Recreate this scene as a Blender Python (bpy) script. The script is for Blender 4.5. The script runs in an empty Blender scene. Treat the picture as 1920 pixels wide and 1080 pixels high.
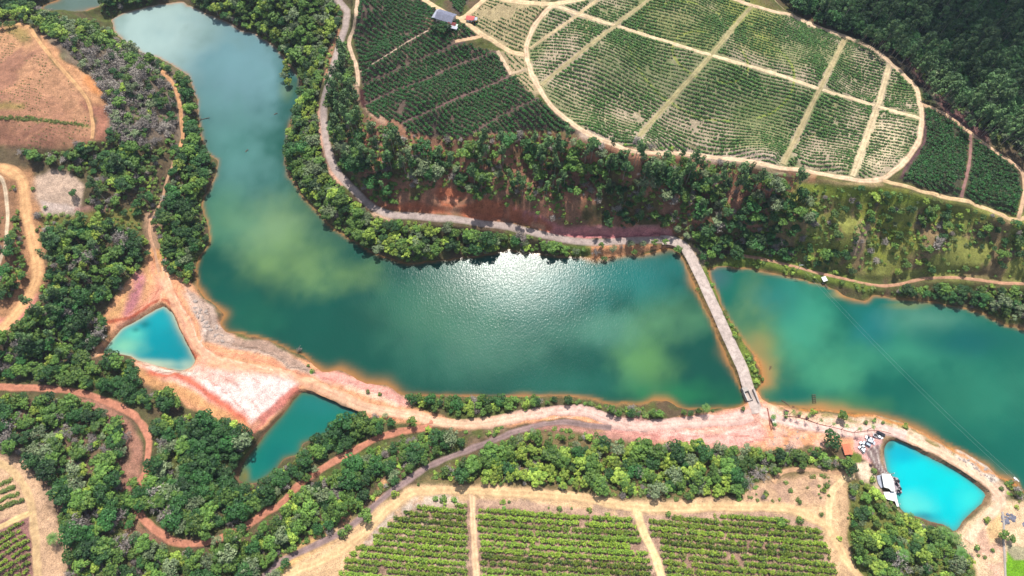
import bpy, math, random
import numpy as np
from mathutils import Vector

random.seed(7); RNG = np.random.default_rng(7)
S = bpy.context.scene
R = math.radians

# ------------------------------------------------------------------ camera, sky, sun, exposure
FPX, PITCH, CAMH = 1300.0, R(65), 320.0
cam = bpy.data.cameras.new("camera"); camo = bpy.data.objects.new("camera", cam)
S.collection.objects.link(camo); S.camera = camo
cam.sensor_width = 36; cam.lens = 36 * FPX / 1920
cam.clip_start = 1; cam.clip_end = 12000
camo.location = (0, 0, CAMH); camo.rotation_euler = (R(90) - PITCH, 0, 0)

SUN_EL, SUN_AZ = R(61.5), R(0.5)          # azimuth clockwise from +Y (away from the viewer)
sun = bpy.data.lights.new("sun", 'SUN'); suno = bpy.data.objects.new("sun", sun)
S.collection.objects.link(suno)
sun.energy = 4.9; sun.angle = R(0.53); sun.color = (1.0, 0.955, 0.88)
sd = Vector((math.sin(SUN_AZ) * math.cos(SUN_EL), math.cos(SUN_AZ) * math.cos(SUN_EL), math.sin(SUN_EL)))
suno.rotation_euler = sd.to_track_quat('Z', 'Y').to_euler()
suno.location = (0, 0, 700)
HAZE = 0.00007
S.view_settings.view_transform = 'Standard'; S.view_settings.look = 'None'
S.view_settings.gamma = 1; S.view_settings.exposure = 0.45
S.cycles.max_bounces = 6; S.cycles.diffuse_bounces = 3; S.cycles.glossy_bounces = 3
S.cycles.transparent_max_bounces = 8
S.cycles.caustics_reflective = False; S.cycles.caustics_refractive = False

class NT:
    """small helper round a node tree"""
    def __init__(s, tree): s.t = tree; s.n = tree.nodes; s.l = tree.links
    def add(s, typ, **kw):
        n = s.n.new(typ)
        for k, v in kw.items(): setattr(n, k, v)
        return n
    def link(s, a, b): s.l.new(a, b)
    def math(s, op, a, b=None, clamp=False):
        n = s.n.new('ShaderNodeMath'); n.operation = op; n.use_clamp = clamp
        for i, x in enumerate((a, b)):
            if x is None: continue
            if isinstance(x, (int, float)): n.inputs[i].default_value = x
            else: s.l.new(x, n.inputs[i])
        return n.outputs[0]
    def mix(s, f, a, b, mode='MIX'):
        n = s.n.new('ShaderNodeMix'); n.data_type = 'RGBA'; n.blend_type = mode
        for sock, x in ((n.inputs[0], f), (n.inputs[6], a), (n.inputs[7], b)):
            if isinstance(x, (int, float)): sock.default_value = x
            elif isinstance(x, (tuple, list)): sock.default_value = (*x, 1) if len(x) == 3 else x
            else: s.l.new(x, sock)
        return n.outputs[2]
    def noise(s, vec, scale, detail=3, rough=0.55, dist=0):
        n = s.n.new('ShaderNodeTexNoise'); n.inputs['Scale'].default_value = scale
        n.inputs['Detail'].default_value = detail; n.inputs['Roughness'].default_value = rough
        n.inputs['Distortion'].default_value = dist
        if vec is not None: s.l.new(vec, n.inputs['Vector'])
        return n.outputs['Fac']
    def ramp(s, f, a, b, lo=0.0, hi=1.0):
        n = s.n.new('ShaderNodeMapRange'); n.interpolation_type = 'SMOOTHSTEP'
        n.inputs[1].default_value = a; n.inputs[2].default_value = b
        n.inputs[3].default_value = lo; n.inputs[4].default_value = hi
        s.l.new(f, n.inputs[0]); return n.outputs[0]

w = bpy.data.worlds.new("World"); S.world = w; w.use_nodes = True
t = NT(w.node_tree); t.n.clear()
sky = t.add('ShaderNodeTexSky', sky_type='NISHITA'); sky.sun_disc = False
sky.sun_elevation = SUN_EL; sky.sun_rotation = SUN_AZ; sky.altitude = 300; sky.dust_density = 1.5
bg = t.add('ShaderNodeBackground'); bg.inputs[1].default_value = 0.10
tc = t.add('ShaderNodeTexCoord')
sep = t.add('ShaderNodeSeparateXYZ'); t.link(tc.outputs['Generated'], sep.inputs[0])
# a broken cloud deck, laid out on the plane overhead
zc = t.math('MAXIMUM', sep.outputs[2], 0.06)
cx = t.math('DIVIDE', sep.outputs[0], zc); cy = t.math('DIVIDE', sep.outputs[1], zc)
cmb = t.add('ShaderNodeCombineXYZ'); t.link(cx, cmb.inputs[0]); t.link(cy, cmb.inputs[1]); cmb.inputs[2].default_value = 3.7
cn = t.noise(cmb.outputs[0], 2.3, 6, 0.55, 0.25)
cm = t.ramp(cn, 0.47, 0.68)
cc = t.mix(cm, sky.outputs[0], (9.5, 9.9, 10.6))
t.link(cc, bg.inputs[0])
wo = t.add('ShaderNodeOutputWorld'); t.link(bg.outputs[0], wo.inputs[0])

# ------------------------------------------------------------------ picture <-> place
SP, CP = math.sin(PITCH), math.cos(PITCH)
def ray(u, v, z):
    """where the sight line of photo pixel (u, v) reaches height z"""
    u = np.asarray(u, float); v = np.asarray(v, float)
    x = u - 960; y = 540 - v
    k = (z - CAMH) / (y * CP - FPX * SP)
    return x * k, (y * SP + FPX * CP) * k
def proj(x, y, z):
    dz = z - CAMH
    dep = y * CP - dz * SP
    up = y * SP + dz * CP
    return 960 + FPX * x / dep, 540 - FPX * up / dep, dep

def srgb(r, g, b, k=1.6):
    c = np.array([r, g, b], float) / 255
    return tuple(np.where(c <= .04045, c / 12.92, ((c + .055) / 1.055) ** 2.4) / k)

_T = RNG.random((256, 256))
def vn(x, y, s, seed=0):
    x = np.asarray(x, float) / s + seed * 17.31 + 500; y = np.asarray(y, float) / s + seed * 9.7 + 500
    xi = np.floor(x).astype(int); yi = np.floor(y).astype(int); fx = x - xi; fy = y - yi
    fx = fx * fx * (3 - 2 * fx); fy = fy * fy * (3 - 2 * fy)
    a = _T[xi & 255, yi & 255]; b = _T[(xi + 1) & 255, yi & 255]; c = _T[xi & 255, (yi + 1) & 255]; d = _T[(xi + 1) & 255, (yi + 1) & 255]
    return (a * (1 - fx) + b * fx) * (1 - fy) + (c * (1 - fx) + d * fx) * fy
def fbm(x, y, s, seed=0, o=4):
    r = 0; a = .5; tot = 0
    for i in range(o):
        r = r + a * vn(x, y, s, seed + i); tot += a; a *= .55; s /= 2.03
    return r / tot
def sstep(a, b, x):
    q = np.clip((x - a) / (b - a), 0, 1); return q * q * (3 - 2 * q)

def poly_sd(px, py, P):
    """signed distance to polygon, negative inside"""
    P = np.asarray(P, float); d2 = np.full(px.shape, 1e18); ins = np.zeros(px.shape, bool)
    for i in range(len(P)):
        ax, ay = P[i]; bx, by = P[(i + 1) % len(P)]
        ex, ey = bx - ax, by - ay; wx, wy = px - ax, py - ay
        q = np.clip((wx * ex + wy * ey) / (ex * ex + ey * ey + 1e-9), 0, 1)
        d2 = np.minimum(d2, (wx - ex * q) ** 2 + (wy - ey * q) ** 2)
        if ay != by:
            c = ((ay > py) != (by > py)) & (px < (bx - ax) * (py - ay) / (by - ay) + ax)
            ins ^= c
    d = np.sqrt(d2); return np.where(ins, -d, d)
def inpoly(px, py, P):
    P = np.asarray(P, float); ins = np.zeros(px.shape, bool)
    for i in range(len(P)):
        ax, ay = P[i]; bx, by = P[(i + 1) % len(P)]
        if ay != by: ins ^= ((ay > py) != (by > py)) & (px < (bx - ax) * (py - ay) / (by - ay) + ax)
    return ins
def out(P):
    """stretch vertices that sit on the frame's edge outwards"""
    return [(-110 if u <= 0 else 2030 if u >= 1920 else u, -70 if v <= 0 else 1160 if v >= 1080 else v) for u, v in P]

# ------------------------------------------------------------------ the water bodies (photo pixels) and their levels
W_RES = [(207,38),(230,25),(287,10),(343,2),(353,10),(377,20),(423,40),(453,57),(480,63),(513,83),(537,107),(547,127),(563,143),(568,167),(560,200),(547,227),(538,273),(537,307),(547,330),(563,357),(577,380),(607,407),(630,433),(667,450),(693,473),(733,483),(767,493),(813,490),(863,483),(913,477),(960,467),(993,475),(1060,480),(1093,480),(1120,485),(1160,480),(1193,478),(1233,468),(1260,462),(1273,473),(1285,493),(1313,560),(1347,633),(1377,700),(1387,722),(1398,747),(1395,760),(1377,767),(1333,770),(1297,767),(1267,762),(1250,753),(1227,752),(1213,758),(1160,757),(1120,752),(1070,742),(1020,740),(980,747),(847,742),(763,740),(748,737),(727,723),(693,720),(683,718),(653,702),(633,693),(607,697),(583,680),(567,667),(530,650),(500,640),(480,632),(443,627),(423,623),(413,607),(420,590),(400,573),(377,550),(367,533),(365,507),(373,480),(388,460),(393,427),(380,397),(378,370),(390,357),(407,327),(407,300),(383,283),(373,247),(370,217),(370,187),(360,160),(347,137),(317,120),(290,107),(263,100),(240,83),(217,63),(210,40)]
W_TOP = [(67,15),(80,20),(125,27),(157,23),(193,10),(190,-40),(130,-60),(108,0)]
W_LAKE = [(1327,507),(1345,500),(1363,499),(1403,503),(1440,510),(1490,520),(1537,532),(1570,542),(1583,555),(1620,563),(1637,553),(1673,557),(1740,563),(1807,577),(1847,590),(1883,607),(1920,617),(2200,700),(2200,1060),(1985,960),(1920,923),(1907,903),(1870,890),(1850,873),(1807,850),(1773,830),(1717,803),(1683,787),(1627,778),(1590,773),(1537,766),(1517,768),(1487,763),(1447,758),(1440,757),(1428,749),(1417,732),(1420,722),(1431,716),(1428,700),(1427,680),(1410,660),(1390,633),(1370,603),(1350,567),(1333,527)]
W_P1 = [(310,573),(325,587),(337,617),(353,647),(367,677),(357,690),(337,695),(300,687),(260,677),(247,668),(217,664),(190,660),(200,650),(213,633),(227,617),(253,603),(277,590),(293,580)]
W_P2 = [(567,733),(620,747),(670,767),(683,777),(653,793),(613,817),(567,830),(563,853),(533,860),(517,880),(490,902),(480,907),(463,907),(446,900),(450,878),(467,853),(487,827),(500,810),(530,777),(550,750)]
W_P3 = [(1673,826),(1693,830),(1722,847),(1756,864),(1789,880),(1818,900),(1842,918),(1848,929),(1842,944),(1822,962),(1804,980),(1791,999),(1769,984),(1744,978),(1720,969),(1698,962),(1687,953),(1680,924),(1673,891),(1664,884),(1660,864),(1658,842),(1664,830)]
BODIES = [("reservoir", W_RES, 0.0), ("far_lake", W_TOP, 0.0), ("lake", W_LAKE, 0.0), ("triangular_pond", W_P1, 2.5), ("green_pond", W_P2, 1.5), ("turquoise_pond", W_P3, 1.8)]

# ------------------------------------------------------------------ relief: (u, v, height)
HC = [(0,0,14),(100,-40,10),(0,60,26),(80,120,32),(150,170,30),(0,200,36),(80,240,34),(170,250,28),(240,150,16),(300,200,10),(330,240,8),(260,240,18),(0,310,30),(60,350,24),(140,330,22),(200,320,16),(300,300,12),(350,300,7),(100,420,19),(200,430,14),(283,420,9),(340,450,6),(60,500,20),(0,450,26),(0,620,22),(60,570,18),(130,600,12),(200,560,8),(280,500,6),(240,620,5),(330,560,5),(380,640,5),(100,680,10),(200,700,6),(0,720,12),(150,735,9),(250,780,9),(300,720,5),(380,760,5),(450,720,4.5),(520,700,4.5),(600,730,4.5),(400,850,6),(277,850,11),(100,800,14),(0,850,18),(60,950,18),(0,1000,20),(180,900,14),(260,960,12),(330,1015,12),(180,1060,16),(400,950,8),(430,1060,13),(500,960,8),(600,890,8),(700,830,7),(800,800,4.5),(900,793,4),(1000,778,4),(1100,773,3.5),(1200,798,3.5),(1300,790,3.5),(1417,785,3),(700,940,11),(800,870,9),(900,830,7),(600,1010,13),(520,1070,15),(760,920,13),(960,925,14),(1193,950,15),(1440,950,14),(900,1080,15),(1240,1080,16),(700,1060,15),(1500,1060,14),(1000,850,8),(1150,860,8),(1300,880,9),(1420,850,6),(1590,1050,12),(1560,930,11),(1600,890,7),(1585,840,4),(1500,800,3.3),(1640,810,3),(1650,870,3),(1640,930,6),(1700,1000,8),(1740,1060,10),(1800,870,3),(1870,930,3),(1850,1000,4),(1900,1060,4),(1920,960,3),
      (480,30,14),(560,40,14),(600,90,10),(640,40,13),(650,80,15),(560,0,20),(660,130,16),(607,230,5),(590,280,4),(640,333,5),(700,390,5),(780,407,5),(947,423,5),(1077,452,4),(1193,450,4),(1277,457,3.5),(1340,580,2.6),(1400,720,2.6),
      (670,160,24),(700,220,32),(720,100,34),(680,0,34),(850,40,38),(800,180,40),(900,240,40),(760,250,34),(1000,180,42),(1100,250,42),(1200,280,42),(1333,103,32),(1100,100,40),(1000,0,38),(1250,0,32),(1400,0,24),(1500,150,28),(1650,150,16),(1450,300,40),(1600,330,36),(1720,250,26),(1720,340,36),(1800,340,32),(1900,390,30),(1820,240,24),(1920,300,26),
      (1600,40,6),(1750,60,0),(1920,0,0),(1920,200,8),(1800,160,8),(1500,0,12),(2050,100,4),
      (700,300,22),(680,260,24),(800,330,24),(900,330,26),(1000,360,24),(1100,370,22),(1250,370,22),(850,380,12),(1150,415,11),(1000,410,10),(1280,420,10),(1400,400,20),(1500,400,22),(1400,470,8),(1600,420,20),(1500,480,8),(1650,480,10),(1750,440,18),(1850,470,14),(1920,460,16),(1700,530,5),(1600,525,3.5),(1860,530,5.5),(1920,570,5),(1800,545,4),(2050,560,8),(1450,495,3.5),(1540,515,3)]
HC = np.array(HC, float)
hx, hy = ray(HC[:, 0], HC[:, 1], HC[:, 2]); hz = HC[:, 2]
def base_h(x, y):
    num = np.zeros(x.shape); den = np.full(x.shape, 1e-12)
    for a, b, c in zip(hx, hy, hz):
        wgt = 1 / ((x - a) ** 2 + (y - b) ** 2 + 60) ** 1.7
        num += wgt * c; den += wgt
    return num / den

G = 0.7
X0, X1, Y0, Y1 = -385.0, 385.0, -45.0, 440.0
fx = np.arange(X0, X1 + G / 2, G); fy = np.arange(Y0, Y1 + G / 2, G)
ring = np.cumsum(np.concatenate([np.geomspace(2, 30, 14), np.geomspace(40, 900, 12)]))
XS = np.concatenate([(X0 - ring)[::-1], fx, X1 + ring]); YS = np.concatenate([(Y0 - ring)[::-1], fy, Y1 + ring])
NR = len(ring)
# coarse evaluation of slow fields, then bilinear
def bil(F, gx0, gy0, st, x, y):
    i = np.clip((x - gx0) / st, 0, F.shape[0] - 1.001); j = np.clip((y - gy0) / st, 0, F.shape[1] - 1.001)
    a = i.astype(int); b = j.astype(int); p = i - a; q = j - b
    return F[a, b] * (1 - p) * (1 - q) + F[a + 1, b] * p * (1 - q) + F[a, b + 1] * (1 - p) * q + F[a + 1, b + 1] * p * q
CS = 3.5; cgx = np.arange(-480, 481, CS); cgy = np.arange(-130, 541, CS)
CX, CY = np.meshgrid(cgx, cgy, indexing='ij')
HB = base_h(CX, CY)
WS = 1.75; wgx = np.arange(-480, 481, WS); wgy = np.arange(-130, 541, WS)
WX, WY = np.meshgrid(wgx, wgy, indexing='ij')
SDF = []
for nm, P, lv in BODIES:
    px, py = ray([p[0] for p in P], [p[1] for p in P], lv)
    # densify and roughen the shore a little
    Q = []
    for i in range(len(P)):
        a = np.array((px[i], py[i])); b = np.array((px[(i + 1) % len(P)], py[(i + 1) % len(P)]))
        n = max(1, int(np.hypot(*(b - a)) / 12))
        for k in range(n): Q.append(a + (b - a) * k / n)
    SDF.append(poly_sd(WX, WY, Q))
def shore(x, y):
    """distance to each water body in metres"""
    wob = (fbm(x, y, 7, 11, 3) - .5) * 2.4
    return [bil(D, -480, -130, WS, x, y) + wob * (1.0 if n in ("reservoir", "lake", "far_lake") else .45) for D, (n, _, _) in zip(SDF, BODIES)]

GX, GY = np.meshgrid(XS, YS, indexing='ij')
H0 = bil(HB, -480, -130, CS, GX, GY)
sh = shore(GX, GY)
dmin = np.minimum.reduce(sh); who = np.argmin(np.array(sh), 0)
lvl = np.array([b[2] for b in BODIES])[who]
rough = (fbm(GX, GY, 26, 3, 5) - .5) * 4.0 * sstep(5, 30, dmin)
rough *= np.clip(H0 / 16, .1, 1)
PU, PV, _ = proj(GX, GY, H0)
flat = 1 - .85 * ((PV < 250) & (PU > 690) & (PU < 1720)) - .85 * ((PV > 945) & (PU > 720) & (PU < 1600))
flat = np.clip(flat, .12, 1)
rough *= flat
edge = np.where(who >= 3, 1.3, 0.5)
bank = np.minimum(edge * np.maximum(dmin, 0), 2.2)
Z = lvl + bank + (np.maximum(H0 + rough - lvl - 2.2, 0)) * sstep(2, 22, dmin) + np.maximum(0, np.minimum(dmin, 3)) * .12 * fbm(GX, GY, 2.5, 5, 3)
Z = np.where(dmin < 0, lvl - np.minimum(3.0, -dmin * np.where(who >= 3, .8, .35)), Z)
far = np.maximum(np.maximum(np.abs(GX) - 385, GY - 440), -45 - GY)
Z = np.where(far > 0, Z + sstep(20, 900, far) * (fbm(GX, GY, 420, 9, 4) - .35) * 70, Z)

def getZ(x, y):
    x = np.asarray(x, float); y = np.asarray(y, float)
    return bil(Z[NR:NR + len(fx), NR:NR + len(fy)], X0, Y0, G, x, y)
def place(u, v, dz=0.0):
    """ground point seen at photo pixel (u, v); dz: the pixel shows something that high above the ground"""
    u = np.asarray(u, float); v = np.asarray(v, float); z = np.full(u.shape, 5.0)
    for _ in range(14):
        x, y = ray(u, v, z + dz); z = z * .35 + getZ(x, y) * .65
    x, y = ray(u, v, z + dz)
    return x, y, getZ(x, y)

def smooth_line(P, step=2.5):
    """Catmull-Rom through the points, resampled"""
    P = np.array(P, float); Q = np.vstack([2 * P[0] - P[1], P, 2 * P[-1] - P[-2]]); o = []
    for i in range(1, len(Q) - 2):
        a, b, c, d = Q[i - 1:i + 3]; n = max(2, int(np.hypot(*(c - b)[:2]) / step))
        for k in range(n):
            s = k / n
            o.append(.5 * ((2 * b) + (c - a) * s + (2 * a - 5 * b + 4 * c - d) * s * s + (3 * b - a - 3 * c + d) * s ** 3))
    o.append(P[-1]); return np.array(o)

# ------------------------------------------------------------------ roads (photo pixels): name, width m, colour kind, label-free setting
ORANGE, SAND, PINK, RED, GREY, MAUVE, PALE, BROWN = (srgb(222,150,98), srgb(228,196,150), srgb(216,164,148), srgb(196,132,106), srgb(182,164,156), srgb(150,126,122), srgb(214,190,160), srgb(150,112,96))
ROADS = [
 ("asphalt_road", 4.7, GREY, [(625,-40),(633,0),(650,20),(647,47),(640,73),(630,105),(618,150),(608,190),(607,227),(612,267),(623,307),(640,333),(667,358),(693,385),(727,400),(780,406),(847,410),(913,420),(947,424),(1010,438),(1077,452),(1127,454),(1193,450),(1245,450)]),
 ("dam_road", 5.6, srgb(206,188,178), [(1240,450),(1253,450),(1277,458),(1293,477),(1313,517),(1343,583),(1370,643),(1393,693),(1403,727),(1414,755),(1420,775)]),
 ("dirt_road", 5.4, srgb(232,188,156), [(297,512),(310,533),(322,560),(338,590),(354,623),(372,653),(400,673),(440,686),(500,694),(545,706),(590,723),(630,740),(680,763),(730,773),(780,780),(813,789),(863,795),(913,792),(960,783),(993,777),(1060,769),(1100,772),(1147,789),(1193,799),(1260,793),(1327,788),(1377,786),(1410,779)]),
 ("sand_track", 2.0, srgb(206,160,128), [(283,405),(280,430),(283,450),(291,475),(296,500),(300,520)]),
 ("dirt_road", 4.6, srgb(236,196,166), [(1425,772),(1440,777),(1473,790),(1523,800),(1573,808),(1607,812),(1647,803),(1673,809),(1723,830),(1773,854),(1823,884),(1860,915),(1877,940),(1860,962),(1838,985),(1815,1015)]),
 ("red_dirt_road", 3.6, RED, [(813,791),(797,802),(757,807),(713,820),(680,836),(640,857),(597,883),(563,907),(523,947),(500,960),(470,980),(433,1000),(383,1018),(333,1017),(310,1007),(283,987),(263,965),(252,935),(260,907),(273,887),(277,853),(277,820),(267,797),(243,773),(200,753),(150,737),(100,730),(33,727),(0,725),(-90,722)]),
 ("gravel_road", 3.3, MAUVE, [(1147,801),(1100,796),(1053,791),(1010,797),(960,811),(947,817),(880,843),(813,870),(780,890),(740,917),(707,943),(680,968),(640,998),(590,1022),(530,1052),(503,1073),(480,1100)]),
 ("sand_road", 4.4, srgb(226,188,140), [(520,1095),(547,1073),(613,1047),(680,1000),(733,950),(770,924),(813,920),(880,920),(960,924),(1027,927),(1093,933),(1147,945),(1193,951),(1260,953),(1327,951),(1393,952),(1440,951),(1483,955),(1520,970),(1550,987),(1567,1013),(1587,1050),(1607,1077),(1640,1120)]),
 ("sand_track", 3.4, SAND, [(1553,985),(1555,947),(1565,917),(1583,899),(1603,893)]),
 ("sand_track", 2.2, srgb(200,158,122), [(1600,892),(1560,885),(1500,880),(1465,888),(1450,905)]),
 ("field_track", 3.2, srgb(220,184,146), [(884,926),(886,960),(888,1003),(893,1080),(896,1120)]),
 ("field_track", 3.6, srgb(232,202,150), [(1193,955),(1207,997),(1227,1040),(1240,1080),(1252,1120)]),
 ("orange_dirt_road", 5.8, srgb(222,172,122), [(-60,306),(0,315),(27,324),(44,345),(46,375),(52,415),(62,455),(70,500),(66,530),(52,560),(28,590),(0,617),(-60,660)]),
 ("sand_track", 2.2, PALE, [(-30,325),(3,335),(13,387),(13,427),(3,480),(-25,540)]),
 ("field_track", 2.2, srgb(212,164,116), [(-60,42),(0,45),(50,48),(67,70),(93,103),(123,137),(157,177),(170,207),(174,233),(172,260)]),
 ("sand_track", 2.6, srgb(208,156,112), [(303,132),(307,137),(327,163),(337,193),(340,227),(343,257),(338,275)]),
 ("sand_track", 1.5, srgb(190,150,118), [(325,300),(312,340),(303,375),(285,405)]),
 ("sand_track", 3.8, srgb(206,172,128), [(-50,855),(0,870),(27,887),(50,920),(60,953),(63,980),(67,1013),(70,1080),(72,1120)]),
 ("sand_track", 3.2, srgb(216,184,132), [(60,960),(30,972),(0,988),(-50,1010)]),
 ("farm_track", 2.6, srgb(214,184,156), [(676,-25),(668,12),(662,50),(655,80),(663,110),(670,133),(670,162)]),
 ("farm_track", 3.4, srgb(220,190,150), [(780,-15),(796,0),(813,10),(850,31),(862,35),(883,48),(904,65),(920,74),(950,93),(985,104)]),
 ("farm_track", 3.4, srgb(220,190,150), [(862,34),(872,30),(888,17),(906,0),(925,-25)]),
 ("farm_track", 2.4, srgb(212,176,140), [(904,66),(893,70),(881,72),(864,75),(853,77)]),
 ("farm_track", 2.6, srgb(206,178,148), [(933,96),(946,118),(958,140)]),
 ("farm_track", 2.0, srgb(196,172,142), [(960,138),(972,133),(988,129)]),
 ("farm_track", 3.4, srgb(228,200,158), [(930,-6),(960,2),(1033,7),(1080,0),(1120,-10)]),
 ("field_track", 3.0, srgb(226,194,160), [(1036,9),(1020,25),(1003,47),(990,76),(987,103),(997,137),(1013,167),(1032,197),(1060,223),(1103,250),(1150,272),(1190,283),(1233,286),(1293,290),(1330,294),(1403,302),(1473,315),(1573,331),(1640,339),(1673,322),(1703,295),(1723,262),(1729,222),(1724,187),(1713,160),(1673,120),(1640,93),(1583,68),(1523,46),(1473,26),(1410,10),(1360,-8),(1320,-25)]),
 ("field_track", 2.5, srgb(226,200,162), [(1037,11),(1100,31),(1200,62),(1333,103),(1440,134),(1540,167),(1640,198),(1725,222)]),
 ("field_track", 2.9, srgb(166,154,112), [(1410,11),(1372,55),(1333,103),(1270,174),(1198,256)]),
 ("field_track", 2.6, srgb(170,156,116), [(1225,-15),(1215,0),(1155,46),(1080,105),(1015,160)]),
 ("field_track", 2.1, srgb(200,178,138), [(1120,0),(1080,30),(1040,58),(993,90)]),
 ("field_track", 3.0, srgb(174,158,118), [(1585,71),(1548,145),(1505,232),(1470,305)]),
 ("field_track", 3.1, srgb(210,188,150), [(1668,120),(1650,185),(1620,270),(1600,328)]),
 ("farm_track", 2.4, srgb(214,176,142), [(1728,195),(1753,204),(1785,222),(1817,247),(1857,277),(1907,311),(1919,330),(1919,372),(1910,410)]),
 ("farm_track", 1.8, srgb(160,120,112), [(1820,252),(1818,300),(1812,335),(1803,370)]),
 ("farm_track", 2.5, srgb(222,188,144), [(1655,338),(1690,345),(1737,360),(1807,380),(1857,394),(1908,411),(1990,420)]),
 ("sand_track", 2.0, srgb(196,150,120), [(1390,478),(1440,488),(1490,500),(1540,513),(1590,524),(1640,535),(1680,534),(1723,524),(1773,520),(1823,523),(1873,530),(1920,532),(1990,536)]),
 ("field_track", 1.1, srgb(206,180,156), [(675,132),(717,107),(763,80),(803,57)]),
 ("field_track", 1.0, srgb(100,80,76), [(680,157),(740,132),(800,106),(847,87),(872,80)]),
 ("field_track", 1.1, srgb(120,96,90), [(683,197),(740,170),(803,147),(863,120),(930,97)]),
 ("field_track", 1.2, srgb(128,100,96), [(753,232),(800,210),(850,187),(905,166),(957,143)]),
 ("field_track", 1.1, srgb(112,90,84), [(890,246),(925,226),(960,207),(1010,182)]),
]
SKIN = []       # metre polylines of every road: (x, y, z, width)
road_d = np.full(Z.shape, 99.0); road_z = np.zeros(Z.shape)
for nm, wd, col, P in ROADS:
    L = smooth_line(P, 9); x, y, z = place(L[:, 0], L[:, 1])
    L = smooth_line(np.c_[x, y, z], 1.6)
    for _ in range(12): L[1:-1, 2] = .25 * L[:-2, 2] + .5 * L[1:-1, 2] + .25 * L[2:, 2]
    SKIN.append(L)
# where roads meet, later ones take the height of the earlier ones
for k in range(len(SKIN)):
    for j in range(k):
        A, B = SKIN[k], SKIN[j]
        d = np.hypot(A[:, None, 0] - B[None, :, 0], A[:, None, 1] - B[None, :, 1]); i = d.argmin(1); m = d.min(1)
        wgt = sstep(9, 2.5, m) if False else 1 - sstep(2.5, 9, m)
        A[:, 2] = A[:, 2] * (1 - wgt) + B[i, 2] * wgt
for (nm, wd, col, P), L in zip(ROADS, SKIN):
    for a, b in zip(L[:-1], L[1:]):
        r = wd / 2 + 4
        i0 = max(0, int((min(a[0], b[0]) - r - X0) / G)); i1 = min(len(fx), int((max(a[0], b[0]) + r - X0) / G) + 2)
        j0 = max(0, int((min(a[1], b[1]) - r - Y0) / G)); j1 = min(len(fy), int((max(a[1], b[1]) + r - Y0) / G) + 2)
        if i1 <= i0 or j1 <= j0: continue
        sl = (slice(NR + i0, NR + i1), slice(NR + j0, NR + j1))
        gx = GX[sl]; gy = GY[sl]; e = b - a
        q = np.clip(((gx - a[0]) * e[0] + (gy - a[1]) * e[1]) / (e[0] ** 2 + e[1] ** 2 + 1e-9), 0, 1)
        d = np.hypot(gx - a[0] - e[0] * q, gy - a[1] - e[1] * q) - wd / 2
        zz = a[2] + e[2] * q; m = d < road_d[sl]
        road_d[sl] = np.where(m, d, road_d[sl]); road_z[sl] = np.where(m, zz, road_z[sl])
wr = 1 - sstep(0.9, 4.0, road_d)
wr = np.where(dmin < .6, 0, wr)
Z = Z * (1 - wr) + (road_z - 0.16) * wr
PU, PV, _ = proj(GX, GY, Z)

# ------------------------------------------------------------------ ground colours: what each patch of earth is made of, plus one sunlit patch
ALB = np.zeros(Z.shape + (3,)); ALB[:] = srgb(96,92,58)
wu = PU + (fbm(GX, GY, 9, 21, 4) - .5) * 16; wv = PV + (fbm(GX, GY, 9, 31, 4) - .5) * 16
def paint(P, col, soft=3.0, amt=1.0, stretch=True, noise=None):
    if stretch: P = out(P)
    A = np.array(P, float)
    m = (wu > A[:, 0].min() - soft) & (wu < A[:, 0].max() + soft) & (wv > A[:, 1].min() - soft) & (wv < A[:, 1].max() + soft)
    if not m.any(): return
    d = poly_sd(wu[m], wv[m], A)
    a = (1 - sstep(-soft, soft, d)) * amt
    if noise: a = a * sstep(noise[1], noise[2], fbm(GX[m], GY[m], noise[0], noise[3] if len(noise) > 3 else 40, 4))
    ALB[m] = ALB[m] * (1 - a[:, None]) + np.array(col) * a[:, None]
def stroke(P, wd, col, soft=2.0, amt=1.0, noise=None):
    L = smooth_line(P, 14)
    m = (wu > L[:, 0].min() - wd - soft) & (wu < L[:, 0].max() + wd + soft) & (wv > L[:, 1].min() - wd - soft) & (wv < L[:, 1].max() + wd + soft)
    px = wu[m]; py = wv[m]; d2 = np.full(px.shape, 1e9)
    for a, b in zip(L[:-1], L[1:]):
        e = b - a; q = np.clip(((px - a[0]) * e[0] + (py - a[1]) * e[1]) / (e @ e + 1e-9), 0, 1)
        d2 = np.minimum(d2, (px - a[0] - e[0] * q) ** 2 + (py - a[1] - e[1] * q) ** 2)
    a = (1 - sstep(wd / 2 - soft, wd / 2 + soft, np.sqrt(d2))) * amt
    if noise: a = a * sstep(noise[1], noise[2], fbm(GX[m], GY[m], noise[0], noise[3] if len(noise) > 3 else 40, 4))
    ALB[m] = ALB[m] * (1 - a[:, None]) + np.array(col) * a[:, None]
# -- woods floor and grassland
paint([(0,-60),(1920,-60),(1920,1150),(0,1150)], srgb(104,84,66), 2, .8, noise=(14,.45,.62,50))
paint([(0,-60),(1920,-60),(1920,1150),(0,1150)], srgb(92,104,48), 2, .7, noise=(9,.52,.66,51))
paint([(620,250),(700,215),(1000,245),(1250,285),(1500,335),(1520,400),(1500,490),(1290,440),(1150,425),(950,420),(800,400),(700,385)], srgb(164,118,94), 14, .95)
paint([(640,250),(1500,330),(1480,470),(1290,440),(800,400)], srgb(206,138,108), 10, .85, noise=(7,.5,.66,52))
paint([(640,250),(1500,330),(1480,470),(1290,440),(800,400)], srgb(86,88,50), 10, .8, noise=(11,.55,.68,53))
paint([(1500,335),(1640,350),(1745,372),(1920,422),(1920,528),(1680,520),(1600,512),(1500,485),(1400,470)], srgb(150,152,78), 12, 1)
paint([(1500,335),(1640,350),(1745,372),(1920,422),(1920,528),(1680,520),(1600,512),(1500,485),(1400,470)], srgb(150,124,92), 10, .9, noise=(10,.48,.62,54))
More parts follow.
